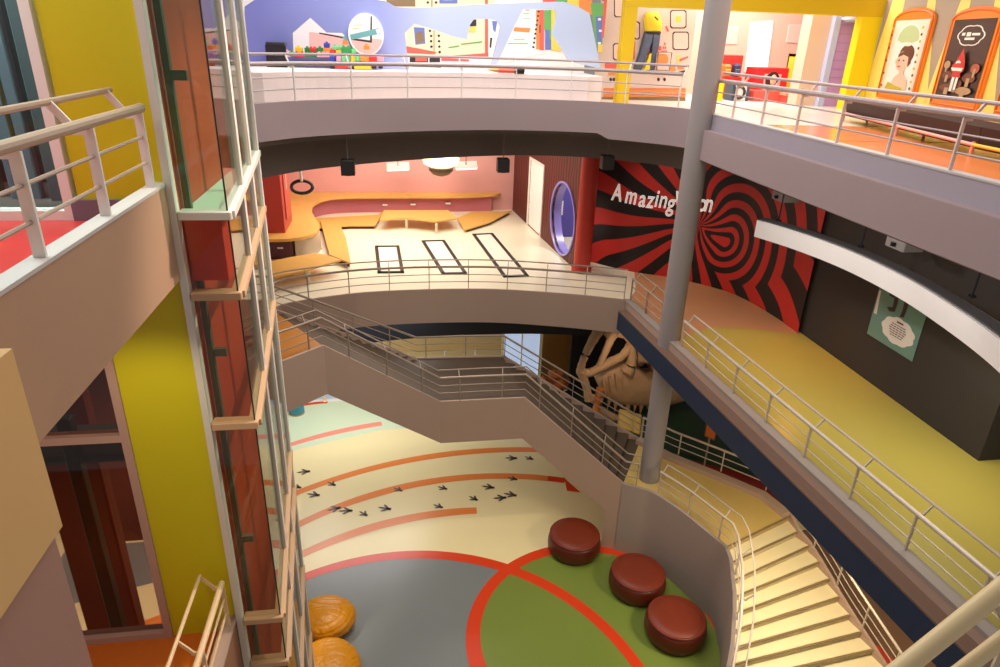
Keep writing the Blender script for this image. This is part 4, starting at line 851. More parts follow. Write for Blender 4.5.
# construction brick model on the plinth
bk = thing('brick_model', 'long model of colourful studded toy bricks on the white plinth', 'brick model', onY(*e6(450, 400), 20.2))
cols = {'r': (222, 60, 56), 'g': (62, 160, 84), 'l': (120, 206, 140), 'y': (248, 204, 50), 'b': (52, 72, 176), 'p': (244, 170, 190), 'd': (34, 128, 64), 'k': (40, 40, 44), 'o': (240, 150, 60), 'w': (246, 236, 226)}
def brick(x0, y0, x1, y1, c, k):
    Yb = 20.35 - .12 * k; a = onY(*e6(x0, y1), Yb); b = onY(*e6(x1, y0), Yb)
    m = MB(); m.rbox(a.x, b.x, Yb, Yb + .35, a.z, b.z, .008); ns = max(1, round((b.x - a.x) / .12))
    for i in range(ns): m.lathe(((a.x + (b.x - a.x) * (i + .5) / ns), Yb + .12, b.z), [(.035, 0), (.035, .035)], 10)
    m.build('brick', mat('brick_' + c, cols[c], .35), bk)
for (x0, y0, x1, y1, c, k) in [(275, 285, 312, 318, 'y', 0), (332, 290, 360, 325, 'd', 0), (360, 292, 400, 318, 'r', 0), (405, 290, 440, 320, 'd', 0), (448, 262, 480, 290, 'b', 0), (445, 290, 485, 318, 'o', 0), (485, 300, 515, 322, 'r', 0), (500, 280, 560, 300, 'l', 0), (520, 295, 550, 318, 'y', 0), (555, 285, 610, 320, 'g', 0), (615, 300, 640, 322, 'l', 0), (690, 275, 725, 300, 'o', 0),
    (172, 310, 235, 345, 'p', 1), (235, 315, 268, 340, 'g', 1), (268, 322, 330, 345, 'r', 1), (330, 322, 405, 345, 'd', 1), (405, 322, 480, 345, 'p', 1), (485, 340, 512, 378, 'b', 1), (525, 338, 550, 370, 'p', 1), (555, 345, 605, 370, 'l', 1), (612, 340, 635, 372, 'y', 1), (638, 340, 665, 368, 'l', 1), (668, 345, 720, 370, 'o', 1), (722, 345, 770, 372, 'r', 1), (770, 345, 810, 370, 'p', 1),
    (488, 398, 515, 420, 'k', 2), (515, 398, 595, 415, 'r', 2), (603, 398, 632, 420, 'k', 2), (632, 396, 735, 418, 'y', 2), (738, 398, 765, 418, 'k', 2), (780, 398, 805, 416, 'k', 2)]: brick(x0, y0, x1, y1, c, k)
p = onY(*e6(155, 345), 20.2); a = onY(*e6(98, 350), 20.2); b = onY(*e6(215, 265), 20.2)
t = thing('black_bin', 'black rounded bin at the left end of the brick model', 'bin', p)
MB().prism([(a.x, 20.2), (b.x, 20.2), (b.x - .05, 20.6), (a.x + .05, 20.6)], 13.02, b.z - .04).build('body', mat('bin_black', (28, 26, 34), .4), t); MB().rbox(a.x + .02, b.x - .02, 20.18, 20.62, b.z - .04, b.z + .03, .02).build('rim', mat('bin_rim', (44, 42, 50), .4), t)
a = onY(*e4(50, 362), 20.3); b = onY(*e4(210, 352), 20.3)
t = thing('giant_pencil', 'giant orange pencil with a black end lying on the plinth', 'pencil', a)
zc_ = 13.02 + .09
MB().tube([(a.x, 20.3, zc_), (b.x - .28, 20.3, zc_)], .085, 6).build('barrel', mat('pencil_orange', (238, 112, 80), .4), t); MB().tube([(b.x - .28, 20.3, zc_), (b.x, 20.3, zc_)], .09, 12).build('eraser', mat('pencil_black', (30, 28, 30), .5), t)
MB().tube([(a.x, 20.3, zc_), (a.x - .3, 20.3, zc_)], [.085, .01], 6).build('tip', M_wood, t)
# left end of exhibition: far side wall
struct(MB().box(-6.2, -6.0, 15, 24, FT, 16).build('wall_top_left', mat('lilac_white', (226, 222, 240), .6)), 'pale wall at the left end of the top exhibition', 'wall')

# ---- mural of clothes and luggage behind the yellow portal
JY = 24.2
j1 = lambda a, b: (600 + a / 6.067, b / 6.067)
ju = MB(); xl = onY(597, 50, JY).x; xr = onY(692, 50, JY).x
ju.use(8).box(xl, xr, JY, JY + .1, FT, 16)
MJ = MM[:8] + [mat('mural_grey_pink', (226, 204, 194), .5)] + MM[9:] + [mat('denim', (84, 92, 116), .7, var=.25, scale=6), mat('shirt_yellow', (250, 226, 60), .6), mat('bag_pink', (244, 206, 196), .6)]
LJ = [0]
def pj(i, L, f=j1):
    LJ[0] += 1; ju.use(i).poly([Vector(onY(*f(*q), JY - .003 - .0004 * LJ[0])) for q in L])
def bag(x0, y0, x1, y1, c):
    q = 10
    def rr(i): return [(x0 + i + q, y0 + i), (x1 - i - q, y0 + i), (x1 - i, y0 + i + q), (x1 - i, y1 - i - q), (x1 - i - q, y1 - i), (x0 + i + q, y1 - i), (x0 + i, y1 - i - q), (x0 + i, y0 + i + q)]
    pj(3, rr(0)); pj(13, rr(6)); pj(c, R((x0 * 2 + x1) / 3, (y0 * 2 + y1) / 3, (x0 + x1 * 2) / 3, (y0 + y1 * 2) / 3))
bag(85, -20, 150, 105, 8); bag(205, 130, 243, 240, 8); bag(78, 262, 150, 365, 6); bag(425, 60, 525, 172, 6); bag(440, 192, 540, 303, 8)
pj(2, R(30, 378, 120, 420)); pj(3, R(15, 0, 22, 6)); pj(2, [(395, 160), (405, 158), (420, 190), (408, 192)]); pj(2, [(205, 250), (215, 250), (210, 360), (200, 360)])
for k in range(4):
    for i in range(4 - k if k < 3 else 1): pj(2, R(300 + 12 * k + 30 * i - 20, 310 - 30 * k, 320 + 12 * k + 30 * i - 20, 335 - 30 * k)); pj(2, R(375 + 8 * k + 12 * i - 10, 330 - 24 * k, 384 + 8 * k + 12 * i - 10, 345 - 24 * k))
pj(7, [(425, 405), (455, 400), (460, 430), (430, 440)]); pj(3, [(480, 435), (520, 425), (525, 435), (485, 445)]); pj(2, [(480, 360), (535, 340), (535, 350), (485, 372)]); pj(7, R(470, 405, 510, 420)); pj(6, [(470, 330), (485, 330), (480, 380), (495, 380), (465, 385)])
for x in (65, 85, 355, 392): pj(3, [(x + 9 * math.cos(a * PI / 4), 482 + 11 * math.sin(a * PI / 4)) for a in range(8)])
pj(7, R(50, 440, 150, 456)); pj(7, R(20, 535, 520, 560)); pj(7, R(20, 568, 520, 590))
for k in range(26): pj(2, R(25 + 19 * k, 538, 37 + 19 * k, 542)); pj(2, R(25 + 19 * k, 572, 37 + 19 * k, 576))
pj(10, R(10, 592, 520, 612))
jm = ju.build('luggage_mural', MJ, smooth=0); tag(jm, 'wall print of suitcases and clutter behind the yellow portal', 'mural')
# the dressed torso in shirt and jeans (relief figure mounted on the mural)
tj = thing('clothes_display', 'yellow shirt and blue jeans mounted on the luggage mural', 'clothes display', onY(*j1(310, 430), JY - .1))
JD = JY - .18
def pad(L, mname, mt, th=.14):
    P = [Vector(onY(*j1(*q), JD)) for q in L]; c = sum(P, Vector()) / len(P); back = [p + Vector((0, th, 0)) for p in P]; mid = [c + (p - c) * .86 + Vector((0, -.05, 0)) for p in P]
    n_ = len(P); m = MB(); m.add(back + P + mid, [tuple(range(n_ - 1, -1, -1)), tuple(range(2 * n_, 3 * n_))] + [(k * n_ + i, k * n_ + (i + 1) % n_, (k + 1) * n_ + (i + 1) % n_, (k + 1) * n_ + i) for k in (0, 1) for i in range(n_)])
    return m.build(mname, mt, tj, smooth=60)
pad([(285, 75), (350, 68), (375, 130), (372, 195), (280, 192), (270, 110)], 'shirt', MATS['shirt_yellow']); pad([(275, 195), (325, 198), (318, 250), (285, 330), (262, 405), (250, 425), (206, 420), (215, 395), (240, 330), (262, 240)], 'trouser_leg', MATS['denim']); pad([(322, 198), (368, 200), (358, 280), (342, 330), (345, 425), (300, 428), (302, 400), (312, 310), (318, 250)], 'trouser_leg', MATS['denim'])
pad([(278, 190), (370, 194), (369, 206), (277, 203)], 'belt', MM[3]); pad([(330, 95), (355, 120), (348, 128), (324, 104)], 'tie', MATS['print_red'], .08)
pad([(300, 330), (312, 320), (300, 425), (265, 425)], 'scarf', MATS['shirt_yellow'], .06)
tt = thing('suitcase', 'cream suitcase with an orange sticker beside the jeans', 'suitcase', onY(*j1(390, 425), JY - .3))
a = onY(*j1(340, 425), JY - .35); b = onY(*j1(435, 320), JY - .35)
MB().rbox(a.x, b.x, JY - .35, JY - .05, a.z, b.z, .06).build('shell', MATS['bag_pink'], tt); MB().tube([(a.x, JY - .36, a.z), (b.x, JY - .36, a.z), (b.x, JY - .36, b.z), (a.x, JY - .36, b.z)], .025, 6, True).build('edging', MATS['photo_brown'], tt)
c = (a + b) / 2; MB().ell((c.x - .05, JY - .36, c.z + .05), .2, .02, .2, 12, 8).build('sticker', MATS['print_orange'], tt)

# ---- yellow portal with red lettering
PYy = 22.2
po = thing('yellow_portal', 'square yellow portal frame with red lettering on top', 'portal', (11, PYy, FT))
a = onY(620, 104, PYy); x0 = onY(616, 104, PYy).x; x1 = onY(628, 104, PYy).x; xe = onY(861, 111, PYy).x; xi = onY(842, 110, PYy).x
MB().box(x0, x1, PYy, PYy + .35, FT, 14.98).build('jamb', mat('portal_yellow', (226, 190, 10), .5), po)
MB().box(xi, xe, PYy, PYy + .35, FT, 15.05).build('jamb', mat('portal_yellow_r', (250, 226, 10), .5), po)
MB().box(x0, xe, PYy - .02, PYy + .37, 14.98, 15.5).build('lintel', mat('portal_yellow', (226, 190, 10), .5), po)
for i, ch in enumerate('BUILDING'):
    p = onY(742 + i * 11.6, 0, PYy - .03); text_mesh(ch, 'letter', .62, (Vector((p.x, PYy - .05, 15.52)), Vector((1, 0, 0)), Vector((0, 0, 1))), .08, mat('letter_red', (224, 70, 40), .4), po, offset=.02)
p = onY(733, -3, PYy - .03); MB().tube([(p.x + .26 * math.cos(2 * PI * i / 24), PYy - .05, 15.72 + .26 * math.sin(2 * PI * i / 24)) for i in range(24)], .03, 6, True).build('badge', MATS['photo_brown'], po)

# ---- room behind the portal
RY = 28.0
struct(MB().box(9.5, 19, RY, RY + .15, FT, 16.4).build('wall_top_back', mat('peach_wall', (248, 198, 176), .6)), 'peach back wall of the room behind the portal', 'wall')
k2 = lambda a, b: (700 + a / 5.56, b / 5.56)
def atW(L, Y): return [onY(*k2(*q), Y) for q in L]
def win3(n_, L, label):
    P = atW(L, RY - .03); t = thing(n_, label, 'window', P[0], kind='structure')
    MB().slab(P, (0, -.03, 0)).build('pane', mat('daylight_pane', (255, 255, 255), .4, emit=1.0), t)
    m = MB()
    for i in range(4): m.tube([P[i], P[(i + 1) % 4]], .05, 4)
    m.build('window_frame', M_white, t)
win3('window_3', [(285, 130), (405, 120), (372, 390), (250, 400)], 'tall bright white doorway in the peach wall'); win3('window_4', [(612, 132), (655, 128), (640, 300), (592, 300)], 'narrow bright white opening right in the peach wall')
for L, l in (([(150, 155), (215, 150), (205, 245), (140, 245)], 'faint pink picture panel left of the white doorway'), ([(495, 140), (575, 140), (560, 240), (480, 235)], 'faint pink picture panel right of the white doorway')):
    P = atW(L, RY - .02); t = thing('wall_panel', l, 'panel', P[0], 'faint panels on the peach wall'); MB().slab(P, (0, -.02, 0)).build('board', mat('pale_pink_board', (248, 212, 196), .5), t)
    m = MB()
    for i in range(4): m.tube([P[i], P[(i + 1) % 4]], .02, 4)
    m.build('frame', mat('pale_pink_frame', (244, 220, 210), .5), t)
def boxat(m, L, Y, d, b=.03, fl=False):   # photo rectangle (x0,y0,x1,y1) on plane Y, depth d
    a = onY(*k2(L[0], L[3]), Y); c = onY(*k2(L[2], L[1]), Y)
    if fl: a.z = FT
    m.rbox(a.x, c.x, Y, Y + d, a.z, c.z, b); return a, c
Q = lambda n_, c: mat(n_, c, .45)
t = thing('red_cabinet', 'red cabinet at the left of the peach room', 'cabinet', onY(*k2(180, 420), 26.5)); m = MB(); a, c = boxat(m, (115, 308, 245, 470), 26.6, .7, fl=True); m.build('body', Q('cab_red', (220, 44, 40)), t)
m = MB(); boxat(m, (125, 320, 238, 360), 26.57, .03, .005); m.build('door', Q('cab_red2', (232, 58, 50)), t)
a = onY(*k2(126, 425), 26.08); c = onY(*k2(236, 424), 26.08); MB().rbox(a.x, c.x, 26.08, 26.58, FT, a.z, .02).build('display_step', Q('cab_red', (220, 44, 40)), t)
t = thing('orange_pack', 'orange pack on display in front of the red cabinet', 'pack', onY(*k2(150, 420), 26.2)); m = MB(); a, c = boxat(m, (128, 358, 185, 425), 26.1, .4, .08); m.build('body', Q('pack_orange', (240, 120, 40)), t); m = MB(); boxat(m, (140, 385, 175, 418), 26.05, .06, .03); m.build('pocket', Q('pack_amber', (246, 160, 60)), t)
t = thing('navy_pack', 'navy pack beside the orange pack in the peach room', 'pack', onY(*k2(205, 420), 26.2)); m = MB(); boxat(m, (188, 355, 235, 425), 26.1, .4, .08); m.build('body', Q('pack_navy', (50, 60, 90)), t); m = MB(); boxat(m, (195, 385, 228, 418), 26.05, .06, .03); m.build('pocket', Q('pack_slate', (80, 90, 120)), t)
t = thing('yellow_cube', 'yellow cube stool at the left end of the peach room', 'cube stool', onY(*k2(110, 560), 24.6)); m = MB(); boxat(m, (78, 455, 140, 560), 24.6, .6, fl=True); m.build('body', Q('cube_yellow', (246, 214, 20)), t); m = MB(); boxat(m, (82, 440, 136, 458), 24.6, .55, .02); m.build('cushion', Q('cube_lid', (250, 226, 60)), t)
t = thing('washing_kiosk', 'white and navy kiosk with a round black emblem', 'kiosk', onY(*k2(225, 560), 24.8)); m = MB(); boxat(m, (172, 465, 285, 565), 24.8, .7, fl=True); m.build('body', Q('kiosk_navy', (54, 84, 108)), t); m = MB(); boxat(m, (190, 470, 265, 560), 24.74, .06, .01); m.build('front_panel', Q('kiosk_white', (246, 240, 236)), t)
e = onY(*k2(220, 515), 24.7); MB().tube([(e.x + .2 * math.cos(2 * PI * i / 24), 24.71, e.z + .2 * math.sin(2 * PI * i / 24)) for i in range(24)], .05, 6, True).build('emblem', MM[3], t)
t = thing('ticket_booth', 'red booth counter with a round black portrait emblem', 'booth', onY(*k2(400, 560), 25.0)); m = MB(); boxat(m, (300, 380, 500, 505), 25.2, .9); m.build('body', Q('booth_red', (226, 40, 42)), t); m = MB(); boxat(m, (296, 505, 466, 565), 24.8, 1.1, fl=True); m.build('step', Q('booth_pinkred', (240, 92, 76)), t); m = MB(); boxat(m, (350, 415, 455, 505), 25.1, .1, .01); m.build('front_panel', Q('booth_panel', (248, 196, 180)), t)
e = onY(*k2(403, 445), 25.05); m = MB(); m.ell((e.x, 25.06, e.z), .28, .03, .3, 20, 8); m.build('emblem', Q('emblem_dark', (70, 30, 26)), t); MB().ell((e.x + .02, 25.02, e.z), .13, .03, .19, 14, 8).build('portrait', Q('emblem_skin', (236, 190, 160)), t)
t = thing('yellow_cabinet', 'open yellow cabinet beside the red booth', 'cabinet', onY(*k2(565, 480), 25.6)); m = MB()
a = onY(*k2(505, 490), 25.6); c = onY(*k2(600, 302), 25.6)
a.z = FT; m.box(a.x, a.x + .08, 25.6, 26.2, a.z, c.z); m.box(c.x, c.x + .25, 25.6, 26.2, a.z, c.z); m.box(a.x, c.x, 26.12, 26.2, a.z, c.z); m.box(a.x, c.x, 25.6, 26.2, c.z - .1, c.z); m.box(a.x, c.x, 25.6, 26.2, a.z, a.z + .1); m.build('body', Q('cabinet_yellow', (238, 206, 20)), t)
MB().box(a.x + .08, c.x, 25.62, 26.12, a.z + .75, a.z + .8).build('shelf', Q('cabinet_gold', (206, 170, 30)), t); e = onY(*k2(565, 460), 25.55); MB().tube([(e.x + .16 * math.cos(2 * PI * i / 20), 25.56, e.z + .16 * math.sin(2 * PI * i / 20)) for i in range(20)], .05, 6, True).build('emblem', MM[3], t)
t = thing('red_bench', 'low pinkish red bench below the yellow cabinet', 'bench', onY(*k2(520, 570), 24.4)); m = MB(); boxat(m, (470, 530, 575, 570), 24.4, .8, fl=True); m.build('body', Q('bench_red', (240, 84, 70)), t); m = MB(); boxat(m, (472, 520, 573, 532), 24.4, .75, .02); m.build('cushion', Q('bench_pink', (248, 150, 130)), t)
# pier and violet panel right of the room
a = onY(*k2(578, 640), 23.4)
struct(MB().box(onY(*k2(610, 300), 23.4).x - .15, onY(*k2(700, 300), 23.4).x + .1, 23.4, 24.0, FT, 16.2).build('wall_pier', mat('beige_pier', (226, 196, 172), .6)), 'beige pier left of the violet panel', 'pier')
tv = thing('violet_panel', 'violet padded panel with pale blue edge left of the yellow jamb', 'panel', onY(830, 115, 23.2))
k3 = lambda a, b: (820 + a / 5.133, b / 5.133)
P = [onY(*k3(*q), 23.25) for q in ((110, 85), (205, 92), (90, 610), (15, 600))]
MB().slab([(P[0].x, 23.25, 15.0), (P[1].x + .1, 23.25, 15.0), (P[1].x + .1, 23.25, FT), (P[0].x, 23.25, FT)], (0, .12, 0)).build('board', mat('violet_board', (214, 166, 232), .5), tv)
MB().box(P[0].x - .22, P[0].x, 23.2, 23.4, FT, 15.1).build('edge_strip', mat('pale_blue_strip', (200, 210, 250), .4), tv)
m = MB()
for k in range(9):
    zq = 12.5 + k * .28; m.box(P[0].x + .03, P[1].x + .08, 23.235, 23.25, zq, zq + .015)
m.build('seam', mat('violet_seam', (190, 140, 210), .5), tv)
e = onY(*k3(158, 98), 23.1); m = MB(); m.lathe((e.x, 23.12, e.z), [(.1, .1), (.28, .05), (.3, -.02), (.15, -.1)], 16)
m.build('crystal_lamp', mat('crystal', (206, 214, 232), .2), tv)

# ---- striped poster wall
pw = Vector((xe + .02 - .226 * 1.0, PYy - 1.0, 0)); pd = Vector((.22, .975, 0)).normalized(); pn = Vector((-pd.y, pd.x, 0))
def onS(x, y, k=0): return onP(x, y, pw + pn * k, pn)
A_, B_ = pw + pd * 1.0, pw - pd * 16
sw = MB(); sw.use(0).hexa([A_ + Vector((0, 0, FT)), B_ + Vector((0, 0, FT)), B_ - pn * .15 + Vector((0, 0, FT)), A_ - pn * .15 + Vector((0, 0, FT))], [A_ + Vector((0, 0, 16.6)), B_ + Vector((0, 0, 16.6)), B_ - pn * .15 + Vector((0, 0, 16.6)), A_ - pn * .15 + Vector((0, 0, 16.6))])
sw.use(1)
for q in ([(893, 0), (905, 0), (882, 100), (862, 96)], [(928, 0), (936, 0), (926, 108), (909, 104)], [(961, 0), (971, 0), (947, 112), (922, 106)], [(995, 0), (1004, 0), (993, 120), (974, 116)], [(1030, 0), (1040, 0), (1040, 128), (1018, 124)]):
    sw.poly([onS(x, y, .004) for x, y in q])
p0, p1 = onS(862, 92, .005), onS(1000, 117, .005); d = p1 - p0; p0, p1 = p0 - d * .05, p1 + d * 1.0
sw.poly([p0, p1, Vector((p1.x, p1.y, FT)), Vector((p0.x, p0.y, FT))])
struct(sw.build('wall_posters', [mat('taupe_wall', (172, 152, 128), .6), mat('pale_yellow_stripe', (246, 222, 112), .55)], smooth=0), 'taupe wall with pale yellow tapering stripes behind the framed posters', 'wall')
f3_ = lambda a, b: (820 + a / 5.133, b / 5.133)
def framed(label, fr, pic, art):
    t = thing('framed_poster', label, 'framed poster', onS(*fr[0]), 'orange framed posters')
    def S(L, k): return [onS(x, y, k) for x, y in L]
    # the frame is a board of one width; rails follow the real vertical and horizontal directions of the wall
    bl, br = onS(*fr[0]), onS(*fr[1]); zb = (bl.z + br.z) / 2; u0 = (bl - pw).dot(pd); u1 = (br - pw).dot(pd); zt = onS(*fr[2]).z; zk = onS(*fr[3]).z
    W = lambda u, z, k: pw + pd * u + pn * k + Vector((0, 0, z))
    uc = (u0 + u1) / 2; hw = abs(u1 - u0) / 2; sgn = 1 if u0 > u1 else -1
    def outline(i, drop=0): return [W(uc + (hw - i), zb + i, 0)] + [W(uc + (hw - i) * math.cos(a * PI / 12), zt - .02 + (zk - zt - i) * math.sin(a * PI / 12), 0) for a in range(13)] + [W(uc - (hw - i), zb + i, 0)]
    o1 = [p + pn * .02 for p in outline(0)]; MB().slab(o1, pn * .06).build('frame', mat('frame_orange', (240, 132, 30), .4), t)
    m = MB(); pts = [p + pn * .09 for p in outline(.07)]; m.tube(pts, .025, 6, True); m.build('moulding', mat('frame_amber', (232, 112, 20), .4), t)
    pz0 = zb + .22; pz1 = zt - .02; pu0 = uc + hw - .2; pu1 = uc - hw + .2
    art(t, lambda a, b, k: W(pu0 + (pu1 - pu0) * a, pz0 + (pz1 - pz0) * b, .085 + .003 * k))
    return t
def art_girl(t, X):
    m = MB(); Lk = [0]
    def pg(i, L): Lk[0] += 1; m.use(i).poly([X(a, b, Lk[0]) for a, b in L])
    el_ = lambda cx_, cy_, rx, ry, n_=20: [(cx_ + rx * math.cos(2 * PI * i / n_), cy_ + ry * math.sin(2 * PI * i / n_)) for i in range(n_)]
    pg(0, R(0, 0, 1, 1)); pg(1, [(.12, .03), (.88, .03), (.88, .7)] + [(.5 + .38 * math.cos(a * PI / 12), .7 + .26 * math.sin(a * PI / 12)) for a in range(1, 12)] + [(.12, .7)])
    pg(2, [(.2, .72)] + [(.5 + .32 * math.cos(PI - a * PI / 12), .74 + .19 * math.sin(a * PI / 12)) for a in range(13)] + [(.8, .72), (.5, .66)])
    pg(1, el_(.5, .6, .34, .1)); pg(3, el_(.58, .54, .22, .13)); pg(4, el_(.5, .44, .18, .14)); pg(3, [(.34, .53), (.5, .58), (.72, .56), (.76, .42), (.7, .36), (.66, .5), (.5, .53), (.36, .49)]); pg(4, [(.47, .33), (.62, .36), (.64, .24), (.5, .24)])
    pg(4, [(.3, .05), (.36, .2), (.5, .27), (.66, .25), (.8, .17), (.82, .05)]); pg(5, [(.15, .04), (.22, .14), (.42, .1), (.7, .07), (.72, .04)]); pg(0, el_(.56, .66, .1, .015)); pg(3, el_(.42, .45, .025, .012)); pg(3, el_(.56, .45, .025, .012)); pg(6, el_(.46, .365, .05, .012)); pg(4, el_(.35, .43, .03, .03))
    for i in range(10): pg(5 if i % 2 else 3, el_(.05 + .0 * i, .08 + .09 * i, .03, .02, 8)); pg(5 if i % 2 else 3, el_(.95, .08 + .09 * i, .03, .02, 8))
    m.build('picture', [mat('art_cream', (238, 230, 208), .4), mat('art_white', (244, 240, 228), .4), mat('art_sage', (186, 206, 150), .4), mat('art_brown', (96, 50, 34), .4), mat('art_skin', (236, 196, 168), .4), mat('art_olive', (196, 176, 40), .4), mat('art_rose', (206, 96, 84), .4)], t, smooth=0)
def art_forest(t, X):
    m = MB(); Lk = [0]
    def pg(i, L): Lk[0] += 1; m.use(i).poly([X(a, b, Lk[0]) for a, b in L])
    el_ = lambda cx_, cy_, rx, ry, n_=20: [(cx_ + rx * math.cos(2 * PI * i / n_), cy_ + ry * math.sin(2 * PI * i / n_)) for i in range(n_)]
    lob = lambda s_: [(.5 + s_ * .3 * (1 + .12 * abs(math.cos(3 * a * PI / 12))) * math.cos(a * PI / 12), .8 + s_ * .12 * (1 + .12 * abs(math.cos(3 * a * PI / 12))) * math.sin(a * PI / 12)) for a in range(24)]
    pg(0, R(0, 0, 1, 1)); pg(1, lob(1)); pg(0, lob(.9)); pg(1, R(.28, .8, .36, .835)); pg(1, R(.4, .79, .5, .84)); pg(1, R(.53, .8, .72, .83)); pg(1, R(.38, .745, .62, .775))
    for cx_, cy_, rx, ry, c in ((.2, .3, .13, .05, 3), (.75, .28, .16, .06, 3), (.85, .4, .1, .06, 4), (.15, .43, .08, .05, 5), (.3, .14, .2, .05, 3), (.72, .12, .2, .05, 5), (.5, .2, .16, .06, 3)): pg(c, el_(cx_, cy_, rx, ry)); pg(5, R(cx_ - rx * .25, cy_ - ry * 1.8, cx_ + rx * .25, cy_))
    pg(2, [(.48, .64), (.36, .46), (.28, .42), (.62, .42), (.58, .5)]); pg(1, el_(.44, .46, .06, .03)); pg(2, el_(.47, .39, .16, .07)); pg(1, [(.3, .4), (.6, .4), (.58, .36), (.34, .36)]); pg(2, [(.38, .34), (.56, .34), (.6, .28), (.36, .28)]); pg(1, R(.4, .1, .47, .28)); pg(1, R(.5, .12, .56, .28))
    m.build('picture', [mat('art_black', (40, 26, 24), .35), MATS['art_white'], mat('art_red', (206, 44, 34), .4), mat('art_umber', (110, 62, 44), .4), mat('art_rust', (176, 84, 54), .4), mat('art_sand', (186, 150, 110), .4)], t, smooth=0)
framed('orange arched frame with a portrait of a young person', [f3_(298, 500), f3_(490, 528), f3_(390, 105), f3_(490, 38)], None, art_girl)
framed('orange arched frame with a dark woodland poster', [f3_(572, 540), f3_(815, 572), f3_(690, 100), f3_(810, 30)], None, art_forest)
framed('orange arched frame cut off by the right photo edge', [f3_(905, 585), f3_(1140, 620), f3_(1000, 95), f3_(1120, 25)], None, art_forest)
# long dark bench
bt = thing('long_bench', 'long dark brown bench below the framed posters', 'bench', (11.8, 14, FT))
b0 = Vector((11.14, 11.95, 0)); bdir = pd; bn = -pn
def LB(u, w, z): return b0 + bdir * u + bn * w + Vector((0, 0, z))
M_bb = mat('dark_brown_vinyl', (46, 22, 20), .6)
MB().hexa([LB(0, .12, 12.25), LB(0, 1.0, 12.25), LB(6.5, 1.0, 12.25), LB(6.5, .12, 12.25)], [LB(0, .06, 12.66), LB(0, 1.0, 12.66), LB(6.5, 1.0, 12.66), LB(6.5, .06, 12.66)]).build('seat', M_bb, bt)
MB().hexa([LB(-4.5, .6, 12.25), LB(-4.3, 1.5, 12.25), LB(-.02, 1.0, 12.25), LB(-.02, .12, 12.25)], [LB(-4.5, .55, 12.66), LB(-4.3, 1.5, 12.66), LB(-.02, 1.0, 12.66), LB(-.02, .06, 12.66)]).build('seat', M_bb, bt)
M_pf = mat('pink_bench_frame', (240, 160, 150), .4); M_yf = mat('yellow_bench_frame', (240, 190, 60), .4)
MB().tube([LB(0, .02, 12.33), LB(6.5, .02, 12.33)], .035, 6).build('frame', M_pf, bt); MB().tube([LB(0, .02, 12.33), LB(-4.4, .5, 12.33)], .035, 6).build('frame', M_yf, bt)
for u, w in ((.04, .04), (3.2, .04), (6.4, .04), (.04, .7), (3.2, .7), (6.4, .7)): MB().tube([LB(u, w, FT), LB(u, w, 12.38)], .035, 8).build('leg', M_pf, bt)
# ================================================================== ground floor things
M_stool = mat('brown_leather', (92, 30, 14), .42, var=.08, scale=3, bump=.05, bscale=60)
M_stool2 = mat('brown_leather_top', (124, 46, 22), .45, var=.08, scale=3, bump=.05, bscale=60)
def stool(x, y, r, l):
    t = thing('round_pouf', l, 'pouf', (x, y, ZG), 'brown leather poufs'); h = .72
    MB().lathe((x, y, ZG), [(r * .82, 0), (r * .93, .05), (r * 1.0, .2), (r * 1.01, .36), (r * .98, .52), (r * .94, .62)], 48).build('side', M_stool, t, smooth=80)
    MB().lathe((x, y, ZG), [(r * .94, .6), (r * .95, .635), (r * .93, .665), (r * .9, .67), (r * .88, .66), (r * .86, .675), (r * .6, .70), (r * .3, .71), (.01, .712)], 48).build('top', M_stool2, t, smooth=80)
    MB().tube([(x + r * .945 * math.cos(2 * PI * i / 48), y + r * .945 * math.sin(2 * PI * i / 48), ZG + .64) for i in range(48)], .014, 6, True).build('piping', M_stool, t)
p = onZ(575, 533, ZG + .68); stool(p.x, p.y, .84, 'brown leather pouf furthest left, touching the red ring')
p = onZ(638.5, 571, ZG + .68); stool(p.x, p.y, .84, 'middle brown leather pouf between two others by the wall')
p = onZ(677, 616, ZG + .68); stool(p.x, p.y, .84, 'brown leather pouf nearest the cream steps')
M_bag = mat('amber_leatherette', (216, 142, 18), .34, var=.08, scale=3, bump=.5, bscale=9)
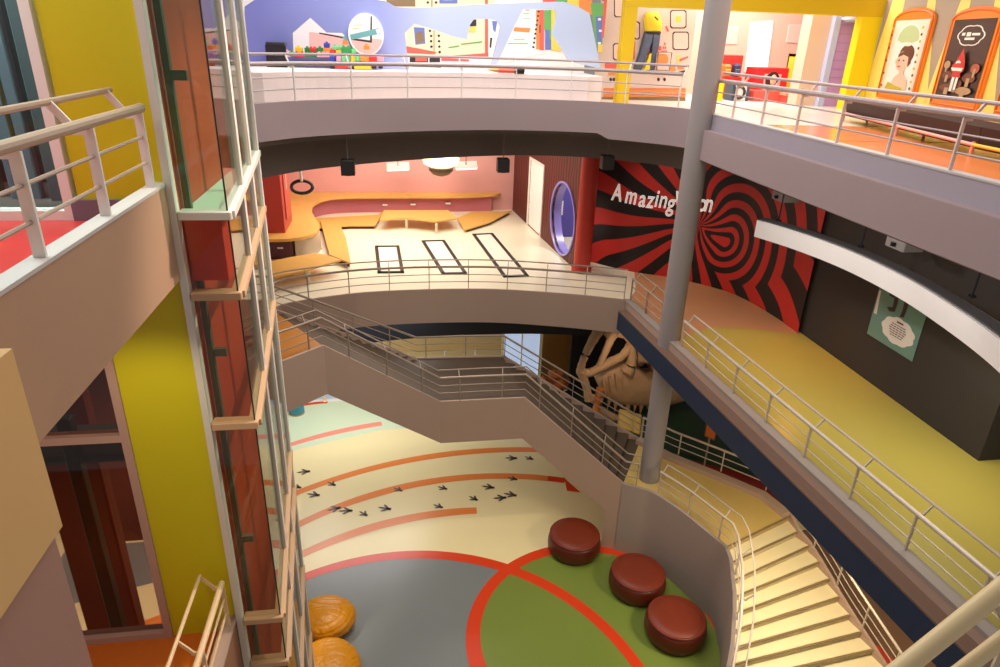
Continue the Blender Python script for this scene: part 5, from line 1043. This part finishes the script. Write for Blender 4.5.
def beanbag(c, r, rz, sd, l):
    rnd = random.Random(sd); t = thing('bean_bag', l, 'bean bag', (c[0], c[1], ZG), 'amber bean bags')
    W = [(Vector((rnd.uniform(-1, 1), rnd.uniform(-1, 1), rnd.uniform(-.6, .6))).normalized(), rnd.uniform(2, 4), rnd.uniform(0, 6), rnd.uniform(.01, .022)) for _ in range(6)]
    R_ = [(Vector((rnd.uniform(-1, 1), rnd.uniform(-1, 1), rnd.uniform(-1, 1))).normalized(), Vector((rnd.uniform(-1, 1), rnd.uniform(-1, 1), rnd.uniform(-1, 1))), rnd.uniform(9, 17), rnd.uniform(0, 6), rnd.uniform(.008, .018)) for _ in range(9)]
    ce_ = Vector((.1 * math.cos(sd), .1 * math.sin(sd), 1)).normalized()
    def fn(d):
        q = 1 + sum(a * math.sin(w * d.dot(v) + ph) for v, w, ph, a in W)
        for v, u, w, ph, a in R_:      # pinched leather creases, stronger in patches
            q -= a * max(0, math.sin(2.3 * d.dot(u) + ph)) * (1 - abs(math.sin(w * d.dot(v) + 1.6 * math.sin(3 * d.dot(u)) + ph))) ** 3 * 2
        return q - .05 * max(0, d.dot(ce_)) ** 6
    m = MB(); m.ell((c[0], c[1], ZG + rz * .78), r, r * .92, rz, 120, 64, fn); m.v = [(x, y, max(z_, ZG)) for x, y, z_ in m.v]
    m.build('cover', M_bag, t, smooth=180)
    MB().tube([Vector((c[0], c[1], ZG + rz * .78)) + Vector((d.x * r, d.y * r * .92, d.z * rz)) * fn(d) for d in [Vector((math.cos(2 * PI * i / 60), math.sin(2 * PI * i / 60), -.12)).normalized() for i in range(60)]], .012, 6, True).build('seam', mat('amber_seam', (190, 116, 14), .5), t)
q = onZ(331, 619, ZG + .3); beanbag((q.x - .15, q.y), .8, .46, 1, 'upper amber bean bag behind the glass lift corner')
q = onZ(334, 662, ZG + .3); beanbag((q.x - .15, q.y - .22), .86, .5, 4, 'lower amber bean bag at the bottom photo edge')
# teal drum stool
t = thing('drum_stool', 'teal drum stool at the far edge of the hall floor', 'stool', onZ(297, 413, ZG))
DX, DY, _ = onZ(297, 413, ZG)
MB().lathe((DX, DY, ZG), [(.3, 0), (.32, .05), (.32, .5), (.28, .55)], 28).build('body', mat('teal_plastic', (60, 150, 180), .4), t); MB().lathe((DX, DY, ZG), [(.33, .0), (.33, .06)], 28).build('base_ring', mat('amber_ring', (226, 150, 60), .4), t)
# low barrier at the back
for i, (x, y) in enumerate([(325, 401), (397, 372), (445, 368), (475, 366), (512, 364)]):
    p = onZ(x, y, ZG); t = thing('barrier_post', ['short white post beside the tip of the stair soffit', 'short cream post seen through the upper flight, leftmost', 'short cream post seen through the landing rails, left of centre', 'short cream post seen through the landing rails, right of centre', 'short cream post at the blue window'][i], 'post', p, 'short posts on the pale blue floor')
    MB().lathe(p, [(.05, 0), (.05, .9), (.03, .93)], 12).build('shaft', mat('cream_post', (250, 236, 196), .4), t); MB().lathe(p, [(.12, 0), (.12, .03), (.06, .05)], 14).build('base_plate', MATS['cream_post'], t)
# back walls of the ground floor
struct(MB().box(-14, 6.3, 32, 32.2, ZG, 5).build('wall_ground_back', mat('cream_wall', (238, 206, 140), .6)), 'cream wall far behind the stairs', 'wall')
struct(MB().box(6.6, 18, 28.2, 28.4, ZG, 5).build('wall_mustard', mat('mustard_wall', (166, 112, 44), .7)), 'mustard wall behind the dinosaur skull', 'wall')
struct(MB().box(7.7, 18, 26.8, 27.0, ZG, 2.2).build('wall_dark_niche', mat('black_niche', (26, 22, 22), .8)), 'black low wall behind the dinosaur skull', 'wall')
t = thing('window_5', 'bright blue white window left of the mustard wall', 'window', onY(520, 372, 27.8), kind='structure')
a, b = onY(503, 372, 27.8), onY(540, 336, 27.8)
MB().box(a.x, b.x, 27.8, 27.83, ZG, b.z + .3).build('pane', mat('window_blue', (196, 216, 250), .3, emit=.55), t)
m = MB(); m.box(b.x, b.x + .14, 27.76, 27.9, ZG, b.z + .4); m.box(a.x - .1, a.x, 27.76, 27.9, ZG, b.z + .4); m.box((a.x + b.x) / 2 - .03, (a.x + b.x) / 2 + .03, 27.77, 27.85, ZG, b.z + .3); m.build('window_frame', MATS['cream_post'], t)
# ---- dinosaur skull
SY = 22.6
k5 = lambda a, b: (560 + a / 5.56, 310 + b / 5.56)
sk = thing('dinosaur_skull', 'huge brown tyrannosaur skull cast looming behind the landing', 'skull', onY(640, 440, SY))
M_bone = mat('fossil_bone', (172, 138, 104), .75, var=.25, scale=2.5, bump=.9, bscale=5)
M_tooth = mat('fossil_tooth', (190, 142, 94), .6, var=.2, scale=3)
def bone(name, pts, rad, mt=M_bone, dy=0, parent=sk, sub=2, flat=None):
    """organic strut: skinned chain through photo points at depth SY+dy"""
    P = [onY(*k5(x, y), SY + dy + (o[0] if o else 0)) for (x, y, *o) in pts]
    m = MB(); q = smoothpath(P, 5); n_ = len(q); rr = []
    for i in range(n_):
        f = i / (n_ - 1) * (len(rad) - 1); k = min(int(f), len(rad) - 2); rr.append((rad[k] + (rad[k + 1] - rad[k]) * (f - k)) * (1 + .06 * math.sin(i * 2.1)))
    m.tube(q, rr, 14); o = m.build(name, mt, parent, smooth=80)
    return o
for dy in (-.55, .55):   # both sides of the head
    bone('temporal_bar', [(112, 345), (125, 290), (160, 210), (205, 130), (235, 95)], [.17, .14, .16, .2, .22], dy=dy)
    bone('postorbital_bar', [(215, 320), (245, 250), (275, 180), (300, 120), (310, 80)], [.13, .13, .15, .2, .24], dy=dy)
    bone('jugal_bar', [(110, 345), (160, 350), (215, 325), (280, 290), (345, 255), (385, 200)], [.19, .17, .17, .18, .16, .14], dy=dy)
    bone('lacrimal_bar', [(385, 190), (400, 240), (395, 300), (370, 340)], [.17, .16, .2, .3], dy=dy)
    bone('quadrate', [(118, 340), (135, 390), (150, 440), (160, 500)], [.2, .16, .15, .17], dy=dy)
    for i, (x, y, L, r_) in enumerate([(240, 455, 55, .07), (275, 480, 60, .08), (310, 490, 75, .09), (345, 495, 50, .08), (378, 500, 90, .1), (418, 500, 70, .09), (452, 495, 85, .1), (490, 490, 60, .09), (520, 480, 50, .08), (560, 480, 60, .08), (600, 480, 50, .07)]):
        if dy < 0 or i % 2 == 0: bone('tooth', [(x, y - 35), (x + 1, y), (x - 1, y + L * .5), (x - 6, y + L)], [r_ * 1.2, r_ * 1.1, r_ * .8, .012], M_tooth, dy=dy * .75)
def plate(name, L, dy0, dy1, mt=M_bone, bulge=.25):
    P = [onY(*k5(*q), SY) for q in L]; c = sum(P, Vector()) / len(P); n_ = len(P); vs = []
    prof = [(.72, dy0 - bulge), (.93, dy0 - bulge * .55), (1, dy0), (1, dy1), (.93, dy1 + bulge * .55), (.72, dy1 + bulge)]
    for s_, d_ in prof:
        for i, p in enumerate(P): q = c + (p - c) * s_; vs.append((q.x, SY + d_ + .05 * math.sin(i * 1.9), q.z))
    fs = [(k * n_ + i, k * n_ + (i + 1) % n_, (k + 1) * n_ + (i + 1) % n_, (k + 1) * n_ + i) for k in range(5) for i in range(n_)] + [tuple(range(n_ - 1, -1, -1)), tuple(5 * n_ + i for i in range(n_))]
    m = MB(); m.add(vs, fs); return m.build(name, mt, sk, smooth=180)
plate('maxilla', [(195, 380), (215, 345), (262, 312), (330, 285), (385, 262), (415, 300), (470, 350), (540, 350), (620, 330), (690, 360), (720, 420), (690, 480), (600, 500), (500, 505), (400, 510), (330, 500), (270, 480), (225, 440)], -.35, .35)
plate('nasal_ridge', [(375, 250), (385, 190), (400, 180), (440, 230), (520, 270), (620, 300), (690, 350), (640, 345), (540, 345), (500, 330), (495, 300), (480, 275), (430, 265), (410, 290)], -.25, .25, bulge=.15)
plate('skull_roof', [(215, 100), (260, 70), (330, 60), (390, 110), (405, 185), (380, 190), (330, 120), (300, 115), (240, 130)], -.45, .45, bulge=.15)
for dy in (-.5, .5): bone('lower_jaw', [(150, 480), (215, 500), (210, 540), (280, 590), (400, 640), (560, 650), (700, 620)], [.16, .14, .16, .17, .18, .16, .14], dy=dy)
bone('coronoid', [(225, 435), (212, 480), (205, 520), (200, 560)], [.15, .13, .12, .15], mat('orange_bone', (190, 110, 50), .7, var=.2, scale=3), dy=-.62)
for i in range(5): bone('rib_ridge', [(240 + 34 * i, 380 - 14 * i), (246 + 34 * i, 420 - 8 * i), (252 + 34 * i, 470)], [.05, .07, .04], dy=-.58)
m = MB()
for x_, y_ in ((8.0, SY), (10.4, SY)): m.tube([(x_, y_, ZG + .3), (x_, y_, 1.4)], .06, 8)
m.build('stand', M_black, sk)
# skull plinth with red and green border
pt = thing('skull_plinth', 'dark plinth with red and green edges under the skull', 'plinth', (9.5, 22.3, ZG))
MB().prism([(6.6, 21.2), (9.2, 19.3), (13.2, 16.8), (14, 24.6), (6.6, 24.8)], ZG, .1).build('base', mat('plinth_red', (136, 32, 22), .6), pt, smooth=0)
MB().prism([(6.9, 21.6), (9.4, 19.9), (13.0, 17.6), (13.6, 24.3), (6.9, 24.5)], .1, .3).build('top', mat('plinth_green', (30, 58, 36), .7, var=.2), pt, smooth=0)
# dinosaur bone on the left of the stairs: fossil lump
fs_ = thing('fossil_lump', 'orange brown fossil lump between the blue window and the skull', 'fossil', onY(553, 385, 24))
c = onY(553, 380, 24.2)
for k, (dx, dz, r_) in enumerate(((-.35, -.1, .38), (.1, .2, .3), (.35, -.25, .42))):
    MB().ell((c.x + dx, 24.2 + .1 * k, c.z + dz), r_, r_ * .8, r_ * .7, 18, 10, lambda d: 1 + .12 * math.sin(7 * d.x + 3 * d.z) + .08 * math.sin(11 * d.y + k)).build('knuckle', mat('orange_bone', (190, 110, 50), .7), fs_, smooth=180)
MB().lathe((c.x, 24.25, ZG), [(.5, 0), (.5, c.z - ZG - .5), (.45, c.z - ZG - .4)], 20).build('pedestal', mat('pedestal_black', (30, 26, 24), .6), fs_)
# information boards
ib = thing('info_board', 'cream information board on the railing before the skull', 'sign', onZ(630, 440, ZB))
P = [onY(*k5(*q), 19.35) for q in ((333, 555), (450, 588), (440, 690), (322, 640))]
MB().slab(P, (.04, .06, 0)).build('panel', mat('board_cream', (244, 212, 128), .5), ib)
m = MB()
for i in range(4): m.tube([P[i], P[(i + 1) % 4]], .025, 6)
m.build('frame', mat('board_frame', (222, 176, 90), .5), ib)
m = MB(); m.tube([(P[2] + P[3]) / 2, Vector(((P[2].x + P[3].x) / 2, 19.4, ZG))], .035, 8); m.build('pole', M_metal, ib)
ob = thing('orange_board', 'orange board standing behind the right landing railing', 'sign', onY(709, 440, 18.6))
k6 = lambda a, b: (640 + a / 5.56, 380 + b / 5.56)
P = [onY(*k6(*q), 18.2) for q in ((370, 240), (425, 285), (412, 335), (360, 310))]
MB().slab(P, (.03, .08, 0)).build('panel', mat('board_orange', (206, 110, 44), .5), ob); m = MB()
for i in range(4): m.tube([P[i], P[(i + 1) % 4]], .02, 6)
m.build('frame', mat('board_umber', (130, 70, 30), .5), ob)
MB().tube([(P[2] + P[3]) / 2, Vector(((P[2].x + P[3].x) / 2, 18.22, ZG))], .03, 8).build('pole', M_metal, ob)
# red floor corner at the foot of the steps
# ================================================================== light
w = bpy.data.worlds.new('hall_ambient'); sc.world = w; w.use_nodes = True
w.node_tree.nodes['Background'].inputs[0].default_value = (1.0, .95, .9, 1); w.node_tree.nodes['Background'].inputs[1].default_value = .28
def area(name, loc, size, power, col=(1, .9, .78), rot=(0, 0, 0), sy=None):
    l = bpy.data.lights.new(name, 'AREA'); l.shape = 'RECTANGLE'; l.size = size; l.size_y = sy or size; l.energy = power; l.color = col
    o = bpy.data.objects.new(name, l); C.objects.link(o); o.location = loc; o.rotation_euler = rot; return o
def spot(name, loc, target, power, col=(1, .85, .65), ang=60, r=.15, blend=.6):
    l = bpy.data.lights.new(name, 'SPOT'); l.energy = power; l.color = col; l.spot_size = math.radians(ang); l.spot_blend = blend; l.shadow_soft_size = r
    o = bpy.data.objects.new(name, l); C.objects.link(o); o.location = loc; o.rotation_euler = (Vector(target) - Vector(loc)).to_track_quat('-Z', 'Y').to_euler(); return o
W_, N_ = (1, .82, .6), (1, .93, .86)
area('atrium_ceiling_light', (2.5, 12, 19.5), 7, 900, N_, sy=10)
area('lift_fill_light', (-2.0, 8.8, 16.9), .4, 150, N_, sy=1.5)  # added fill inside the shaft to brighten the terracotta wall
spot('lift_fill_spot', (3.2, 9.8, 16.5), (-2.4, 9.3, 10.3), 2600, (1, .84, .68), 52)  # added spot aimed through the glass at the dark red wall
spot('yellow_wall_spot', (-2.9, 5.6, 11.3), (-2.9, 7.6, 7.6), 160, (1, .85, .55), 95)
spot('near_wall_spot', (1.2, 3.2, 16), (-1.9, 2.2, 11.6), 160, (1, .78, .5), 50)
area('violet_room_fill', (8.2, 25.5, 10.9), 1, 120, N_)  # added to light the room behind the oval
area('exhibition_light', (1, 19.6, 17.5), 8, 430, (1, .95, .93), sy=3)
area('portal_room_light', (12, 24.5, 17.2), 6, 760, (1, .92, .86), sy=5)
area('bench_light', (10.2, 14, 17.4), 3, 420, (1, .93, .82), sy=8)
area('lobby_light', (-5, 6, 17), 3, 200, N_)
area('pink_room_light', (.5, 26.5, 11.3), 7, 790, (1, .9, .76), sy=6)
area('corridor_light', (7.2, 26, 11.3), 1.2, 60, N_)
for x in (-2.5, .5, 3.2): spot('wall_wash', (x, 30.2, 11.2), (x, 32.3, 8.2), 130, (1, .88, .76), 70)
spot('swirl_spot', (8.2, 19.4, 11.2), (9.6, 22, 8.4), 420, (1, .86, .74), 75)
spot('letter_spot', (7.2, 20.2, 11.2), (8.3, 22.6, 9.0), 200, (1, .9, .8), 70)
area('under_bulkhead_fill', (10.6, 9.4, 9.2), .5, 60, (1, .9, .6), sy=2.5)  # area light added beneath the bulkhead for the walkway floor
spot('bulkhead_fill_spot', (7.7, 14.0, 11.1), (9.9, 14.2, 9.6), 150, N_, 120)  # this and the next two are added to brighten the white face
spot('bulkhead_fill_spot', (7.7, 11.0, 11.1), (10.1, 11.2, 9.6), 150, N_, 120)
spot('bulkhead_fill_spot', (7.95, 8.0, 11.05), (9.6, 8.6, 9.5), 80, N_, 120)
spot('orange_spot', (10.7, 15.0, 9.2), (9.9, 14.6, Z2), 150, (1, .42, .1), 110)
area('lobby_inner_fill', (-5.0, 8.0, 16.4), 2.5, 420, (.9, .95, 1), sy=.4)  # added to bring out the panels behind the upper glass
spot('walkway_far_spot', (8.8, 19, 11.2), (9.2, 19, 6.2), 120, (1, .8, .55), 95)
area('stair_light', (9.4, 10.3, 5.0), 1.2, 310, (1, .82, .55))
area('hall_back_light', (-2, 24.5, 4.8), 6, 520, (1, .97, .95), sy=4)
spot('hall_spot', (-.5, 14.5, 19.2), (0, 17.5, ZG), 1500, (1, .88, .66), 42)
spot('skull_spot', (7.6, 20.3, 4.6), (8.7, 22.6, 1.4), 160, (1, .74, .5), 80)
spot('left_floor_fill', (-7.5, 14, 11), (-7.0, 15.5, ZG), 5000, (1, .92, .76), 60)  # added spot brightening the hall floor behind the smoked glass
sc.view_settings.view_transform = 'Standard'; sc.view_settings.look = 'None'; sc.view_settings.exposure = 0.0; sc.view_settings.gamma = 1.0; sc.view_settings.use_curve_mapping = False
